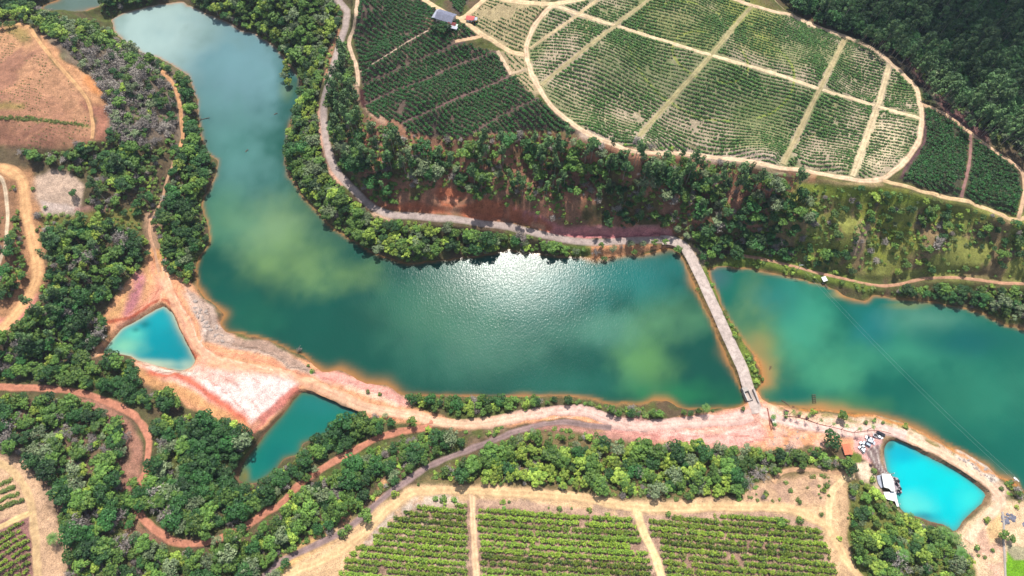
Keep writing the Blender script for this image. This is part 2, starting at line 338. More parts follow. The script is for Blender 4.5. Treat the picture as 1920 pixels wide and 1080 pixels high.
paint([(1530,360),(1700,355),(1760,390),(1700,500),(1640,480),(1580,380)], srgb(152,158,62), 10, .8, noise=(8,.42,.6,55))
stroke([(1620,420),(1612,455),(1600,478)], 20, srgb(182,150,124), 7, .9)
stroke([(1655,370),(1640,410),(1650,440)], 10, srgb(146,114,90), 5, .7)
paint([(1330,500),(1400,470),(1500,490),(1640,535),(1640,552),(1540,530),(1440,508)], srgb(112,130,52), 5, .9)
paint([(1430,-20),(1920,-60),(1920,300),(1850,262),(1740,190),(1690,120),(1600,62)], srgb(52,60,48), 8, 1)
paint([(1640,75),(1700,120),(1740,175),(1790,235),(1860,275),(1845,250),(1780,180),(1720,110),(1660,70)], srgb(120,84,80), 6, .9)
# left hills
paint([(0,46),(50,50),(68,72),(93,105),(122,138),(156,178),(169,208),(171,262),(160,282),(90,280),(40,272),(0,268)], srgb(188,140,106), 3, 1)
paint([(0,46),(50,50),(68,72),(93,105),(122,138),(156,178),(169,208),(171,262),(90,280),(0,268)], srgb(212,162,116), 6, .75, noise=(34,.42,.62,56))
paint([(0,46),(50,50),(68,72),(93,105),(122,138),(156,178),(169,208),(171,262),(90,280),(0,268)], srgb(146,100,84), 6, .65, noise=(26,.5,.66,57))
paint([(0,150),(60,160),(110,190),(160,260),(90,280),(0,268)], srgb(152,106,86), 14, .5)
stroke([(0,176),(60,145),(95,118)], 6, srgb(206,150,112), 3, .6); stroke([(50,262),(110,225),(150,190)], 5, srgb(196,142,108), 3, .5)
stroke([(0,219),(60,223),(100,228),(165,236)], 4, srgb(120,128,62), 1.5, .6); stroke([(0,196),(40,200)], 12, srgb(146,140,66), 5, .5)
stroke([(20,55),(45,70)], 20, srgb(130,128,62), 8, .6)
paint([(70,62),(90,75),(125,115),(165,140),(200,175),(208,210),(204,262),(178,262),(180,215),(165,180),(130,142),(100,108),(78,80)], srgb(206,152,110), 4, 1)
paint([(150,190),(205,200),(204,262),(178,265),(178,220)], srgb(160,104,88), 6, .8)
stroke([(165,150),(185,168)], 16, srgb(212,140,84), 6, .8)
paint([(0,268),(100,280),(200,262),(330,262),(350,380),(285,460),(230,520),(170,640),(0,700)], srgb(104,88,66), 8, .8)
paint([(200,262),(350,262),(350,140),(260,95),(120,60),(80,70),(200,170)], srgb(134,116,100), 8, .85)
paint([(55,335),(95,318),(135,325),(160,345),(150,385),(150,405),(80,400),(60,370)], srgb(200,172,150), 5, 1)
paint([(75,375),(150,385),(150,405),(95,403),(75,390)], srgb(206,184,172), 3, .9)
stroke([(145,390),(200,392)], 12, srgb(176,132,120), 4, .8)
paint([(70,400),(270,390),(260,450),(200,430),(75,430)], srgb(122,118,60), 9, .9)
paint([(270,400),(300,400),(305,470),(275,470)], srgb(192,152,122), 6, .7)
paint([(0,300),(60,315),(80,420),(88,520),(70,560),(0,690)], srgb(196,144,104), 7, .8)
paint([(0,560),(40,500),(48,420),(36,400),(30,340),(0,330)], srgb(150,112,84), 6, .9)
paint([(20,590),(60,540),(75,560),(50,610),(20,630),(0,640),(0,610)], srgb(214,142,124), 6, .9)
# bottom left
paint([(0,735),(240,760),(262,800),(262,930),(200,1000),(140,1150),(0,1150)], srgb(122,96,78), 8, .8)
paint([(0,838),(45,860),(75,905),(95,960),(125,1000),(128,1080),(0,1080)], srgb(206,168,134), 6, 1)
paint([(0,1000),(60,965),(62,1080),(0,1080)], srgb(148,104,100), 4, .9)
stroke([(100,900),(90,960),(105,1040),(110,1080)], 30, srgb(212,174,142), 8, .7, noise=(6,.4,.6,58))
paint([(140,740),(205,760),(245,790),(266,830),(266,900),(240,960),(225,920),(245,850),(225,800),(180,770)], srgb(172,124,104), 5, .9)
paint([(200,860),(260,870),(262,985),(330,1020),(240,1010),(190,930)], srgb(160,118,98), 8, .8)
# the bare clay flat by the reservoir
clay = [(285,465),(270,500),(235,530),(205,575),(190,600),(205,630),(178,650),(182,668),(240,665),(255,690),(300,722),(350,762),(420,790),(460,812),(490,806),(530,770),(560,738),(640,760),(700,790),(860,805),(960,800),(1060,782),(1150,812),(1250,840),(1340,862),(1440,850),(1560,830),(1640,870),(1640,800),(1440,752),(1425,700),(1395,765),(1300,775),(1200,800),(1090,764),(960,775),(860,792),(780,766),(700,722),(640,700),(560,668),(440,630),(405,598),(372,545),(330,500),(300,470)]
paint(clay, srgb(228,164,122), 4, 1)
paint([(285,470),(265,510),(225,555),(195,600),(215,600),(265,560),(285,520)], srgb(216,164,112), 8, 1)
stroke([(262,520),(250,560),(240,590)], 22, srgb(190,118,132), 9, .85)
stroke([(290,500),(300,540),(268,580),(225,612)], 16, srgb(232,158,134), 8, .7)
stroke([(296,480),(300,520)], 14, srgb(214,160,92), 6, .8)
stroke([(200,607),(240,598),(275,575),(300,563),(318,570),(335,598),(352,632),(368,668)], 6, srgb(172,84,60), 2, .9)
stroke([(188,612),(212,632),(190,655),(160,672)], 12, srgb(196,160,128), 5, .9, noise=(4,.4,.6,59))
paint([(255,680),(340,700),(370,680),(420,700),(470,715),(545,712),(560,722),(520,770),(480,800),(420,770),(350,730),(300,715)], srgb(240,196,180), 6, 1)
paint([(380,700),(450,700),(540,705),(555,720),(515,765),(470,790),(430,760),(370,735)], srgb(248,222,214), 9, .9)
stroke([(280,700),(340,708),(390,738),(430,768),(455,790)], 16, srgb(222,112,84), 7, .95)
stroke([(262,705),(330,732),(400,768),(450,800)], 20, srgb(214,158,108), 7, .9)
stroke([(275,690),(320,700),(350,700)], 5, srgb(242,222,206), 2, .9); stroke([(260,672),(300,690),(335,700),(370,696)], 7, srgb(226,216,200), 2, .8)
stroke([(385,665),(380,690),(400,710),(440,712)], 18, srgb(236,172,150), 8, .6)
stroke([(470,805),(500,778),(530,752),(556,730)], 15, srgb(196,112,98), 4, .9); stroke([(460,812),(482,792)], 10, srgb(206,150,120), 4, .8)
stroke([(330,545),(352,600),(378,650),(420,665),(500,678),(580,712)], 8, srgb(218,136,110), 4, .5)
paint([(370,550),(345,535),(330,505),(350,540),(372,600),(390,640),(430,655),(500,668),(560,700),(620,722),(590,700),(560,672),(500,640),(440,632),(408,605),(400,580)], srgb(188,162,146), 5, 1)
paint([(345,545),(372,590),(395,620),(385,640),(360,590)], srgb(214,192,178), 5, .8)
paint([(440,632),(500,640),(560,675),(568,695),(500,662),(430,650)], srgb(168,138,120), 4, .9)
stroke([(600,705),(650,712),(720,738),(760,752)], 22, srgb(226,162,150), 6, .9); stroke([(650,725),(700,745),(745,762)], 8, srgb(232,196,170), 3, .8)
stroke([(570,722),(640,748),(700,772),(740,785)], 6, srgb(186,104,76), 3, .8)
stroke([(1147,795),(1250,812),(1340,828),(1420,815)], 34, srgb(228,172,160), 9, .95)
stroke([(1190,818),(1280,838),(1340,860)], 16, srgb(196,132,124), 7, .8, noise=(4,.42,.6,60))
stroke([(1280,815),(1380,812),(1430,800)], 6, srgb(240,210,196), 2, .8, noise=(5,.4,.55,61))
stroke([(1240,840),(1350,850),(1440,842)], 16, srgb(214,176,140), 6, .8, noise=(4,.4,.6,62))
paint([(1300,775),(1395,768),(1440,755),(1440,800),(1380,812),(1290,808)], srgb(230,172,156), 5, .8)
stroke([(1445,780),(1560,800),(1640,800),(1700,818),(1790,868),(1870,925)], 36, srgb(240,204,176), 8, .95)
paint([(1440,795),(1560,828),(1545,850),(1440,840)], srgb(226,176,152), 6, 1, noise=(3,.3,.55,63))
paint([(1600,815),(1655,805),(1665,822),(1645,850),(1630,870),(1600,838)], srgb(226,172,164), 4, 1)
paint([(1600,870),(1625,865),(1665,935),(1690,960),(1660,950),(1615,905)], srgb(232,204,176), 4, 1)
paint([(1622,842),(1655,830),(1662,880),(1668,892),(1650,892)], srgb(150,128,122), 3, 1); 
for k in range(6): stroke([(1626+k*5,842-k*2),(1634+k*5,862-k),(1648+k*3,888)], 2.2, srgb(*((204,190,182) if k % 2 else (112,88,92))), .8, .9)
paint([(1655,815),(1700,815),(1760,850),(1830,893),(1862,925),(1862,950),(1840,952),(1850,928),(1820,898),(1756,862),(1690,828),(1660,832),(1658,880),(1650,850)], srgb(158,128,96), 3, 1)
paint([(1790,845),(1800,842),(1860,880),(1872,900),(1860,905),(1820,882),(1788,862)], srgb(222,210,194), 3, 1)
stroke([(1660,790),(1700,806),(1760,838),(1785,850)], 11, srgb(150,136,80), 4, .9, noise=(5,.35,.5,64))
stroke([(1445,757),(1500,775),(1580,784),(1640,790)], 8, srgb(140,132,76), 3, .8, noise=(4,.4,.55,65))
stroke([(1500,763),(1540,768),(1590,776),(1640,783),(1700,800),(1760,828),(1810,856),(1860,888),(1910,915)], 5, srgb(214,140,72), 2, .8)
paint([(1780,1010),(1830,965),(1870,940),(1920,940),(1920,1080),(1830,1080),(1825,1040)], srgb(230,196,158), 6, 1)
paint([(1830,1000),(1880,970),(1882,1080),(1835,1080)], srgb(212,170,146), 8, .9, noise=(5,.35,.55,66))
paint([(1840,970),(1885,965),(1882,1010),(1855,1020)], srgb(222,184,120), 6, .6)
paint([(1885,1035),(1920,1045),(1920,1150),(1888,1150)], srgb(116,166,34), 2, 1)
paint([(1885,1020),(1920,1040),(1920,1060),(1900,1050),(1886,1036)], srgb(176,166,132), 2, 1)
paint([(1590,870),(1600,842),(1618,850),(1612,868)], srgb(112,130,54), 2, 1)
# wheel tracks and gullies in the clay
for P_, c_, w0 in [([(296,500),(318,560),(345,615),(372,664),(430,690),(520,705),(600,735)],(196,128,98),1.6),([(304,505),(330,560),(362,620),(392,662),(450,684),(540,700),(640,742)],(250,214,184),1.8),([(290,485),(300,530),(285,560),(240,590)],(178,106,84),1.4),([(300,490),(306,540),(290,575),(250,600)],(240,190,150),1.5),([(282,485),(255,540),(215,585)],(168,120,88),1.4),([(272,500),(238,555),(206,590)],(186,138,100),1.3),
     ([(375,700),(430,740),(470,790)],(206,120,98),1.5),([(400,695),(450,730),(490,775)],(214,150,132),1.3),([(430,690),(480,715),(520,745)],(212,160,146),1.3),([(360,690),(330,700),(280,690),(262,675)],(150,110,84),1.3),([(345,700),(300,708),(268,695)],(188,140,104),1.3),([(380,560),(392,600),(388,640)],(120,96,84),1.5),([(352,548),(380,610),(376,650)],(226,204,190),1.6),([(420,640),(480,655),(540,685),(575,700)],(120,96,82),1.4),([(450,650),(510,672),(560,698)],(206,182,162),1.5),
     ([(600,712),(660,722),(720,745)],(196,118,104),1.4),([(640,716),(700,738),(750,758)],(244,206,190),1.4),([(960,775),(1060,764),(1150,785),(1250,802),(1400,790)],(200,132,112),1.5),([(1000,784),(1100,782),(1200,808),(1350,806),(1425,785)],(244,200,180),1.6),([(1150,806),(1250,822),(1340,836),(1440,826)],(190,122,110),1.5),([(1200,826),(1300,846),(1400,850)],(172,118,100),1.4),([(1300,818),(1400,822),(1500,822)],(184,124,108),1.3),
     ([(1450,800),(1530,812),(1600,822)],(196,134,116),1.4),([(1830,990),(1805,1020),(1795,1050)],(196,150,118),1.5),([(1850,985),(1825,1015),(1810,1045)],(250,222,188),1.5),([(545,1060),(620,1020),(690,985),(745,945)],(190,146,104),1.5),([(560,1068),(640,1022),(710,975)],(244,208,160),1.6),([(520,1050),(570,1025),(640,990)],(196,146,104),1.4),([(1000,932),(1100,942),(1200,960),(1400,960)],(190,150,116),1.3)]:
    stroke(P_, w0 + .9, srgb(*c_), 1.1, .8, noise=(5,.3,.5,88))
# sandy edges round the bottom field
paint([(500,1080),(560,1040),(640,985),(700,950),(760,915),(860,905),(1000,910),(1180,935),(1390,935),(1440,890),(1540,880),(1600,890),(1570,950),(1590,1010),(1640,1080)], srgb(218,180,138), 6, 1)
paint([(600,1080),(700,990),(780,940),(880,935),(1000,940),(1190,965),(1440,960),(1540,985),(1580,1080)], srgb(192,158,134), 4, 1)
paint([(640,1080),(720,1000),(800,945),(870,942),(880,1080)], srgb(196,168,142), 3, .8); 
paint([(590,1110),(700,1000),(790,948),(880,945),(1190,975),(1440,970),(1530,990),(1580,1150)], srgb(150,118,100), 4, .75, noise=(3,.4,.6,67))
stroke([(690,1010),(745,965),(800,940),(860,935)], 18, srgb(206,188,170), 6, .9, noise=(3,.36,.5,68))
stroke([(960,930),(1080,945),(1180,960)], 18, srgb(146,124,116), 6, .6, noise=(7,.5,.62,69))
paint([(1390,930),(1430,895),(1480,885),(1560,890),(1570,915),(1550,945),(1480,950),(1400,948)], srgb(206,168,134), 5, 1)
paint([(1400,930),(1480,890),(1560,895),(1540,940),(1470,948)], srgb(176,142,120), 5, .8, noise=(5,.4,.6,70))
stroke([(530,1060),(570,1030),(610,1010)], 26, srgb(226,180,120), 10, .9)
stroke([(720,900),(708,925),(700,945)], 10, srgb(222,170,122), 4, .95)
stroke([(655,950),(650,975),(645,985)], 14, srgb(206,150,112), 5, .9)
paint([(1585,900),(1640,905),(1690,965),(1780,1000),(1830,1060),(1835,1150),(1625,1150),(1585,1010)], srgb(116,118,58), 6, .95)
paint([(1570,905),(1590,900),(1590,1010),(1620,1080),(1600,1080),(1575,1020)], srgb(202,166,128), 4, 1)
# lower middle
stroke([(880,810),(960,800),(850,840),(740,850)], 18, srgb(150,122,100), 8, .8, noise=(6,.42,.6,71))
stroke([(1000,800),(1060,805),(1140,815),(1200,822)], 14, srgb(196,140,128), 6, .8)
paint([(860,860),(1000,810),(1200,830),(1450,845),(1560,840),(1590,880),(1440,900),(1380,925),(1200,935),(1000,910),(780,905)], srgb(128,110,74), 8, .9)
# cliff and banks by the asphalt road
paint([(960,390),(1010,405),(1050,422),(1100,424),(1260,428),(1262,444),(1240,446),(1160,448),(1090,448),(1050,444),(985,425)], srgb(206,134,132), 3, 1)
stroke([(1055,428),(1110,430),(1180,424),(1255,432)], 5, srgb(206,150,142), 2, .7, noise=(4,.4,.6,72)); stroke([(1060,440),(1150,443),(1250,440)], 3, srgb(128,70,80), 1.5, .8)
paint([(700,385),(760,395),(820,400),(940,415),(1040,440),(1040,425),(960,385),(880,365),(830,345),(815,360),(830,385),(760,380)], srgb(190,112,80), 5, .9, noise=(6,.3,.5,73))
stroke([(606,180),(600,230),(606,275),(620,318),(640,345)], 7, srgb(222,172,148), 2, .95)
stroke([(632,60),(615,110),(612,150)], 8, srgb(196,140,112), 3, .8)
stroke([(700,402),(730,412)], 8, srgb(214,176,148), 3, .9); stroke([(1000,425),(1020,430)], 8, srgb(206,156,120), 3, .9)
paint([(1140,455),(1270,458),(1272,470),(1230,466),(1190,480),(1120,486),(1095,480),(1100,462)], srgb(208,148,106), 3, 1)
paint([(1060,462),(1110,462),(1112,480),(1075,482)], srgb(92,112,46), 3, .9)
paint([(1275,470),(1290,492),(1320,560),(1380,700),(1400,745),(1396,748),(1376,702),(1312,563),(1284,494)], srgb(146,118,74), 2, 1)
paint([(1290,455),(1320,480),(1345,540),(1380,610),(1410,670),(1430,712),(1418,735),(1404,720),(1385,655),(1350,575),(1318,505)], srgb(112,128,52), 3, 1)
stroke([(1432,712),(1431,690),(1418,668)], 8, srgb(204,140,76), 3, .8)
paint([(1240,440),(1330,470),(1320,500),(1300,480),(1250,462)], srgb(206,166,156), 5, .5)
# upper fields
DARK = [(680,-30),(662,60),(672,110),(690,215),(740,228),(770,250),(850,262),(900,250),(1000,245),(1100,250),(1060,225),(1010,190),(958,138),(930,98),(905,92),(860,78),(900,66),(862,40),(796,2),(770,-40)]
paint(DARK, srgb(110,92,80), 3, 1)
paint([(800,-40),(862,32),(905,-10),(920,-40)], srgb(96,84,74), 3, 1)
paint([(890,-20),(1030,8),(1010,25),(990,60),(985,100),(940,88),(905,62),(868,36),(905,8)], srgb(178,160,122), 3, 1)
paint([(935,98),(985,106),(990,130),(1010,170),(1000,180),(958,138)], srgb(176,156,122), 3, 1)
CIRC = [(1038,10),(1003,47),(988,77),(988,103),(997,137),(1013,167),(1032,197),(1060,223),(1103,250),(1150,272),(1190,281),(1293,289),(1403,301),(1473,313),(1573,330),(1640,338),(1673,320),(1703,293),(1723,260),(1728,220),(1723,187),(1713,160),(1673,120),(1640,93),(1583,68),(1523,46),(1473,26),(1410,10),(1350,-10),(1300,-40),(1120,-40)]
paint(CIRC, srgb(182,164,138), 2, 1)
paint(CIRC, srgb(122,134,78), 2, .65, noise=(26,.40,.62,74))
paint([(1100,80),(1333,105),(1440,140),(1600,190),(1560,240),(1400,230),(1250,200),(1120,180)], srgb(92,112,62), 34, .6)
paint([(1225,-20),(1400,10),(1370,55),(1333,100),(1180,58)], srgb(126,134,72), 14, .5)
paint([(1630,230),(1700,235),(1690,280),(1640,320),(1600,310)], srgb(224,204,168), 16, .8)  # sunlit patch of the field, painted into the soil colour
paint([(1330,-20),(1470,30),(1450,110),(1380,90)], srgb(140,146,60), 16, .55)
stroke([(1100,250),(1200,262),(1330,285),(1450,300)], 30, srgb(200,176,158), 10, .8)
stroke([(1060,130),(1080,180),(1150,220)], 60, srgb(186,166,140), 25, .5)
paint([(1735,200),(1815,248),(1812,300),(1800,372),(1745,358),(1680,335),(1712,300),(1732,262)], srgb(84,82,62), 3, 1)
paint([(1824,258),(1905,315),(1915,360),(1905,405),(1808,378),(1820,300)], srgb(84,86,62), 3, 1)
stroke([(1736,215),(1732,262),(1712,300),(1688,330)], 5, srgb(104,72,76), 2, 1)
stroke([(665,165),(680,190),(695,212),(720,228)], 12, srgb(204,166,140), 5, .8); stroke([(678,172),(683,195)], 13, srgb(72,42,40), 3, 1); stroke([(694,206),(700,212)], 8, srgb(72,42,40), 3, .9)
paint([(790,38),(815,20),(870,38),(862,68),(822,62),(800,50)], srgb(184,150,122), 4, .9)
stroke([(1650,348),(1560,345),(1500,338)], 8, srgb(190,160,120), 3, .7); paint([(1515,325),(1530,325),(1530,342),(1515,342)], srgb(206,150,112), 3, .8)
paint([(1500,345),(1640,352),(1750,372),(1730,390),(1500,365)], srgb(134,150,58), 5, .8)
# wheel tracks of the irrigation arm: rings round the pivot
pvx, pvy, pvz = place(1333., 103.)
rimx, rimy, _ = place(np.array([988.,1728.,1640.,1060.]), np.array([100.,222.,338.,223.]))
EM = np.array([[ (a-pvx)**2, 2*(a-pvx)*(b-pvy), (b-pvy)**2] for a, b in zip(rimx, rimy)])
ec = np.linalg.lstsq(EM, np.ones(4), rcond=None)[0]
rr = np.sqrt(np.maximum(ec[0]*(GX-pvx)**2 + 2*ec[1]*(GX-pvx)*(GY-pvy) + ec[2]*(GY-pvy)**2, 0))
for q, c in ((.19,(150,160,70)),(.42,(146,160,72)),(.63,(176,166,120)),(.84,(196,178,140))):
    a = (1 - sstep(.003, .008, np.abs(rr - q - .01*(fbm(GX,GY,30,77,2)-.5)))) * .95 * (PV < 345) * (PU > 990) * sstep(.35,.5,fbm(GX,GY,25,78,2)+.08)
    ALB = ALB * (1 - a[..., None]) + np.array(srgb(*c)) * a[..., None]
# wet ochre rim at the waterline
dd = np.minimum(sh[0], sh[2]); a = (1 - sstep(.2, 1.5, np.abs(dd))) * .5 * sstep(.42, .66, fbm(GX, GY, 14, 87, 3) + .06)
a *= np.where((PV > 500) , 1, .2)
ALB = ALB * (1 - a[..., None]) + np.array(srgb(176,128,84)) * a[..., None]
dd = np.minimum.reduce(sh[3:]); a = (1 - sstep(.2, 1.2, np.abs(dd))) * .6
ALB = ALB * (1 - a[..., None]) + np.array(srgb(150,112,84)) * a[..., None]
# broad natural variation
g = fbm(GX, GY, 3.2, 90, 4); g2 = fbm(GX, GY, 1.6, 93, 2); ALB *= (0.70 + .38 * g + .22 * g2)[..., None]
outw = sstep(10, 60, far)[..., None]
ALB = ALB * (1 - outw) + outw * (np.array(srgb(84,98,50)) + (fbm(GX, GY, 60, 91, 3)[..., None] - .5) * np.array([.1, .07, .03])).clip(.01, 1)
ALB = ALB.clip(.006, .8)

# ------------------------------------------------------------------ object helpers
def link(o): S.collection.objects.link(o); return o
def mesh_np(name, V, F, mats=(), mat_idx=None, col=None, smooth=False, fcol=None, attr='tone'):
    """mesh from arrays; F (n,3) or (n,4); col per vertex colours (n,3); fcol per face scalar"""
    V = np.asarray(V, np.float32); F = np.asarray(F, np.int32); me = bpy.data.meshes.new(name)
    k = F.shape[1]
    me.vertices.add(len(V)); me.vertices.foreach_set('co', V.ravel())
    me.loops.add(F.size); me.loops.foreach_set('vertex_index', F.ravel())
    me.polygons.add(len(F)); me.polygons.foreach_set('loop_start', np.arange(0, F.size, k, dtype=np.int32))
    try: me.polygons.foreach_set('loop_total', np.full(len(F), k, np.int32))
    except Exception: pass
    for m in mats: me.materials.append(m)
    if mat_idx is not None: me.polygons.foreach_set('material_index', np.asarray(mat_idx, np.int32))
    if col is not None:
        a = me.color_attributes.new('albedo', 'FLOAT_COLOR', 'POINT')
        c = np.ones((len(V), 4), np.float32); c[:, :3] = col; a.data.foreach_set('color', c.ravel())
    if fcol is not None:
        a = me.attributes.new(attr, 'FLOAT', 'FACE'); a.data.foreach_set('value', np.asarray(fcol, np.float32))
    me.update(calc_edges=True)
    if smooth: me.polygons.foreach_set('use_smooth', np.ones(len(F), bool))
    return me
def ob(name, me, parent=None, **props):
    o = link(bpy.data.objects.new(name, me)); o.parent = parent
    for k, v in props.items(): o[k] = v
    return o
def material(name):
    m = bpy.data.materials.new(name); m.use_nodes = True; t = NT(m.node_tree)
    return m, t, m.node_tree.nodes['Principled BSDF']
def coords(t, obj=True): return t.add('ShaderNodeTexCoord').outputs['Object']
def bump(t, b, h, strength, dist):
    n = t.add('ShaderNodeBump'); n.inputs['Strength'].default_value = strength; n.inputs['Distance'].default_value = dist
    t.link(h, n.inputs['Height']); t.link(n.outputs[0], b.inputs['Normal'])

def earth_mat(name, fine=2.2, amp=.34, bm=.6):
    m, t, b = material(name); c = coords(t)
    at = t.add('ShaderNodeAttribute', attribute_name='albedo')
    n1 = t.noise(c, fine, 4, .65); n2 = t.noise(c, .35, 3, .6); n3 = t.noise(c, .9, 4, .7)
    v1 = t.ramp(n1, .3, .7, 1 - amp, 1 + amp); v2 = t.ramp(n2, .3, .7, .82, 1.18); v3 = t.ramp(n3, .52, .70, 1.03, .74)
    v = t.math('MULTIPLY', t.math('MULTIPLY', v1, v2), v3)
    vm = t.add('ShaderNodeVectorMath', operation='SCALE'); t.link(at.outputs['Color'], vm.inputs[0]); t.link(v, vm.inputs['Scale'])
    t.link(vm.outputs[0], b.inputs['Base Color']); b.inputs['Roughness'].default_value = .95
    b.inputs['Specular IOR Level'].default_value = .2
    bump(t, b, n1, bm, .5); return m
M_EARTH = earth_mat('earth'); M_TRACK = earth_mat('packed_dirt', 1.6, .12, .3)

nx, ny = GX.shape; idx = np.arange(nx * ny).reshape(nx, ny)
F = np.stack([idx[:-1, :-1], idx[1:, :-1], idx[1:, 1:], idx[:-1, 1:]], -1).reshape(-1, 4)
ob('ground', mesh_np('ground', np.stack([GX, GY, Z], -1).reshape(-1, 3), F, [M_EARTH], col=ALB.reshape(-1, 3), smooth=True), kind='structure')

# ------------------------------------------------------------------ roads as sheets with ruts
for (nm, wd, col, P), L in zip(ROADS, SKIN):
    T = np.gradient(L[:, :2], axis=0); T /= np.linalg.norm(T, axis=1)[:, None] + 1e-9; N = np.c_[-T[:, 1], T[:, 0]]
    K = max(5, int(wd / .55)) ; ss = np.linspace(-1, 1, K)
    wob = .05 if 'dam' in nm else .15 if 'asphalt' in nm else .42
    wl = wd / 2 * (1 + wob * (fbm(L[:, 0], L[:, 1], 6, 61, 3) - .5) * 2); wr2 = wd / 2 * (1 + wob * (fbm(L[:, 0], L[:, 1], 6, 71, 3) - .5) * 2)
    V = np.zeros((len(L), K, 3)); C = np.zeros((len(L), K, 3))
    for j, s in enumerate(ss):
        hw = wl if s < 0 else wr2
        V[:, j, :2] = L[:, :2] + N * (s * hw)[:, None]; V[:, j, 2] = L[:, 2] + .02 - .16 * (abs(s) > .99)
        dist = abs(s) * wd / 2
        k = 1.0
        if 'asphalt' not in nm and 'dam' not in nm:
            rut = np.exp(-((abs(abs(s) * wd / 2 - .85)) / .35) ** 2)
            k = 1 + .18 * rut - .10 * np.exp(-(dist / .3) ** 2) * (fbm(L[:, 0], L[:, 1], 12, 81, 2) > .45)
        bl = .14 if ('dam' in nm or 'asphalt' in nm) else .36
        k = k * (1 - bl / 2 + bl * fbm(V[:, j, 0], V[:, j, 1], 7, 83, 4)) * (1 - .12 * (abs(s) > .8))
        C[:, j] = np.array(col)[None] * k[:, None]
    # verge dust blends towards the earth next to it
    gi = np.clip(((V[..., 0] - X0) / G).astype(int), 0, len(fx) - 1) + NR; gj = np.clip(((V[..., 1] - Y0) / G).astype(int), 0, len(fy) - 1) + NR
    e = sstep(.55, 1.0, np.abs(ss))[None, :, None] * .75
    if 'dam' in nm: e = e * .1
    C = C * (1 - e) + ALB[gi, gj] * e
    if nm == 'dirt_road': # the clay changes colour along the way
        pu, pv, _ = proj(V[..., 0], V[..., 1], V[..., 2])
        p = sstep(850, 1100, pu)[..., None] * .8 * (pu < 1700)[..., None]; C = C * (1 - p) + C.mean(-1, keepdims=True) * np.array([1.38, .93, .82]) * p
        p = (1 - sstep(560, 720, pu))[..., None] * .55; C = C * (1 - p) + ALB[gi, gj] * p
    n, _ = V.shape[:2]; ix = np.arange(n * K).reshape(n, K)
    F = np.stack([ix[:-1, :-1], ix[:-1, 1:], ix[1:, 1:], ix[1:, :-1]], -1).reshape(-1, 4)[:, ::-1]
    ob(nm, mesh_np(nm, V.reshape(-1, 3), F, [M_TRACK], col=C.reshape(-1, 3).clip(.01, .8), smooth=True), kind='structure')

# ------------------------------------------------------------------ water
def water_mat(name, rough=.13, wave=.35, sc=.9, spec=.5):
    m, t, b = material(name); c = coords(t)
    at = t.add('ShaderNodeAttribute', attribute_name='albedo')
    t.link(at.outputs['Color'], b.inputs['Base Color'])
    b.inputs['Roughness'].default_value = rough; b.inputs['IOR'].default_value = 1.33; b.inputs['Specular IOR Level'].default_value = spec
    mp = t.add('ShaderNodeMapping'); t.link(c, mp.inputs[0]); mp.inputs['Scale'].default_value = (1, .55, 1); mp.inputs['Rotation'].default_value = (0, 0, R(-12))
    n1 = t.noise(mp.outputs[0], sc, 3, .6, .4); n2 = t.noise(mp.outputs[0], sc * .28, 2, .5, .2)
    bump(t, b, t.math('ADD', n1, t.math('MULTIPLY', t.noise(mp.outputs[0], sc * .45, 2, .5, .2), .5)), wave, .45)
    n3 = t.noise(c, .018, 3, .5, .6); t.link(t.ramp(n3, .35, .65, rough * .86, rough * 1.12), b.inputs['Roughness']); return m
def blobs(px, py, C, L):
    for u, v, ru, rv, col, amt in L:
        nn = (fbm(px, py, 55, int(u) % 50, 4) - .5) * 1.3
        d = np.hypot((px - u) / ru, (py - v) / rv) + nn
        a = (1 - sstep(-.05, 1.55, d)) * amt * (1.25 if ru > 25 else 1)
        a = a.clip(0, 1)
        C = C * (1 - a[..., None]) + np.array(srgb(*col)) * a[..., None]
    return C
DEEP = {'reservoir': (19,80,68), 'far_lake': (96,118,108), 'lake': (12,98,82), 'triangular_pond': (0,140,150), 'green_pond': (12,118,106), 'turquoise_pond': (0,198,206)}
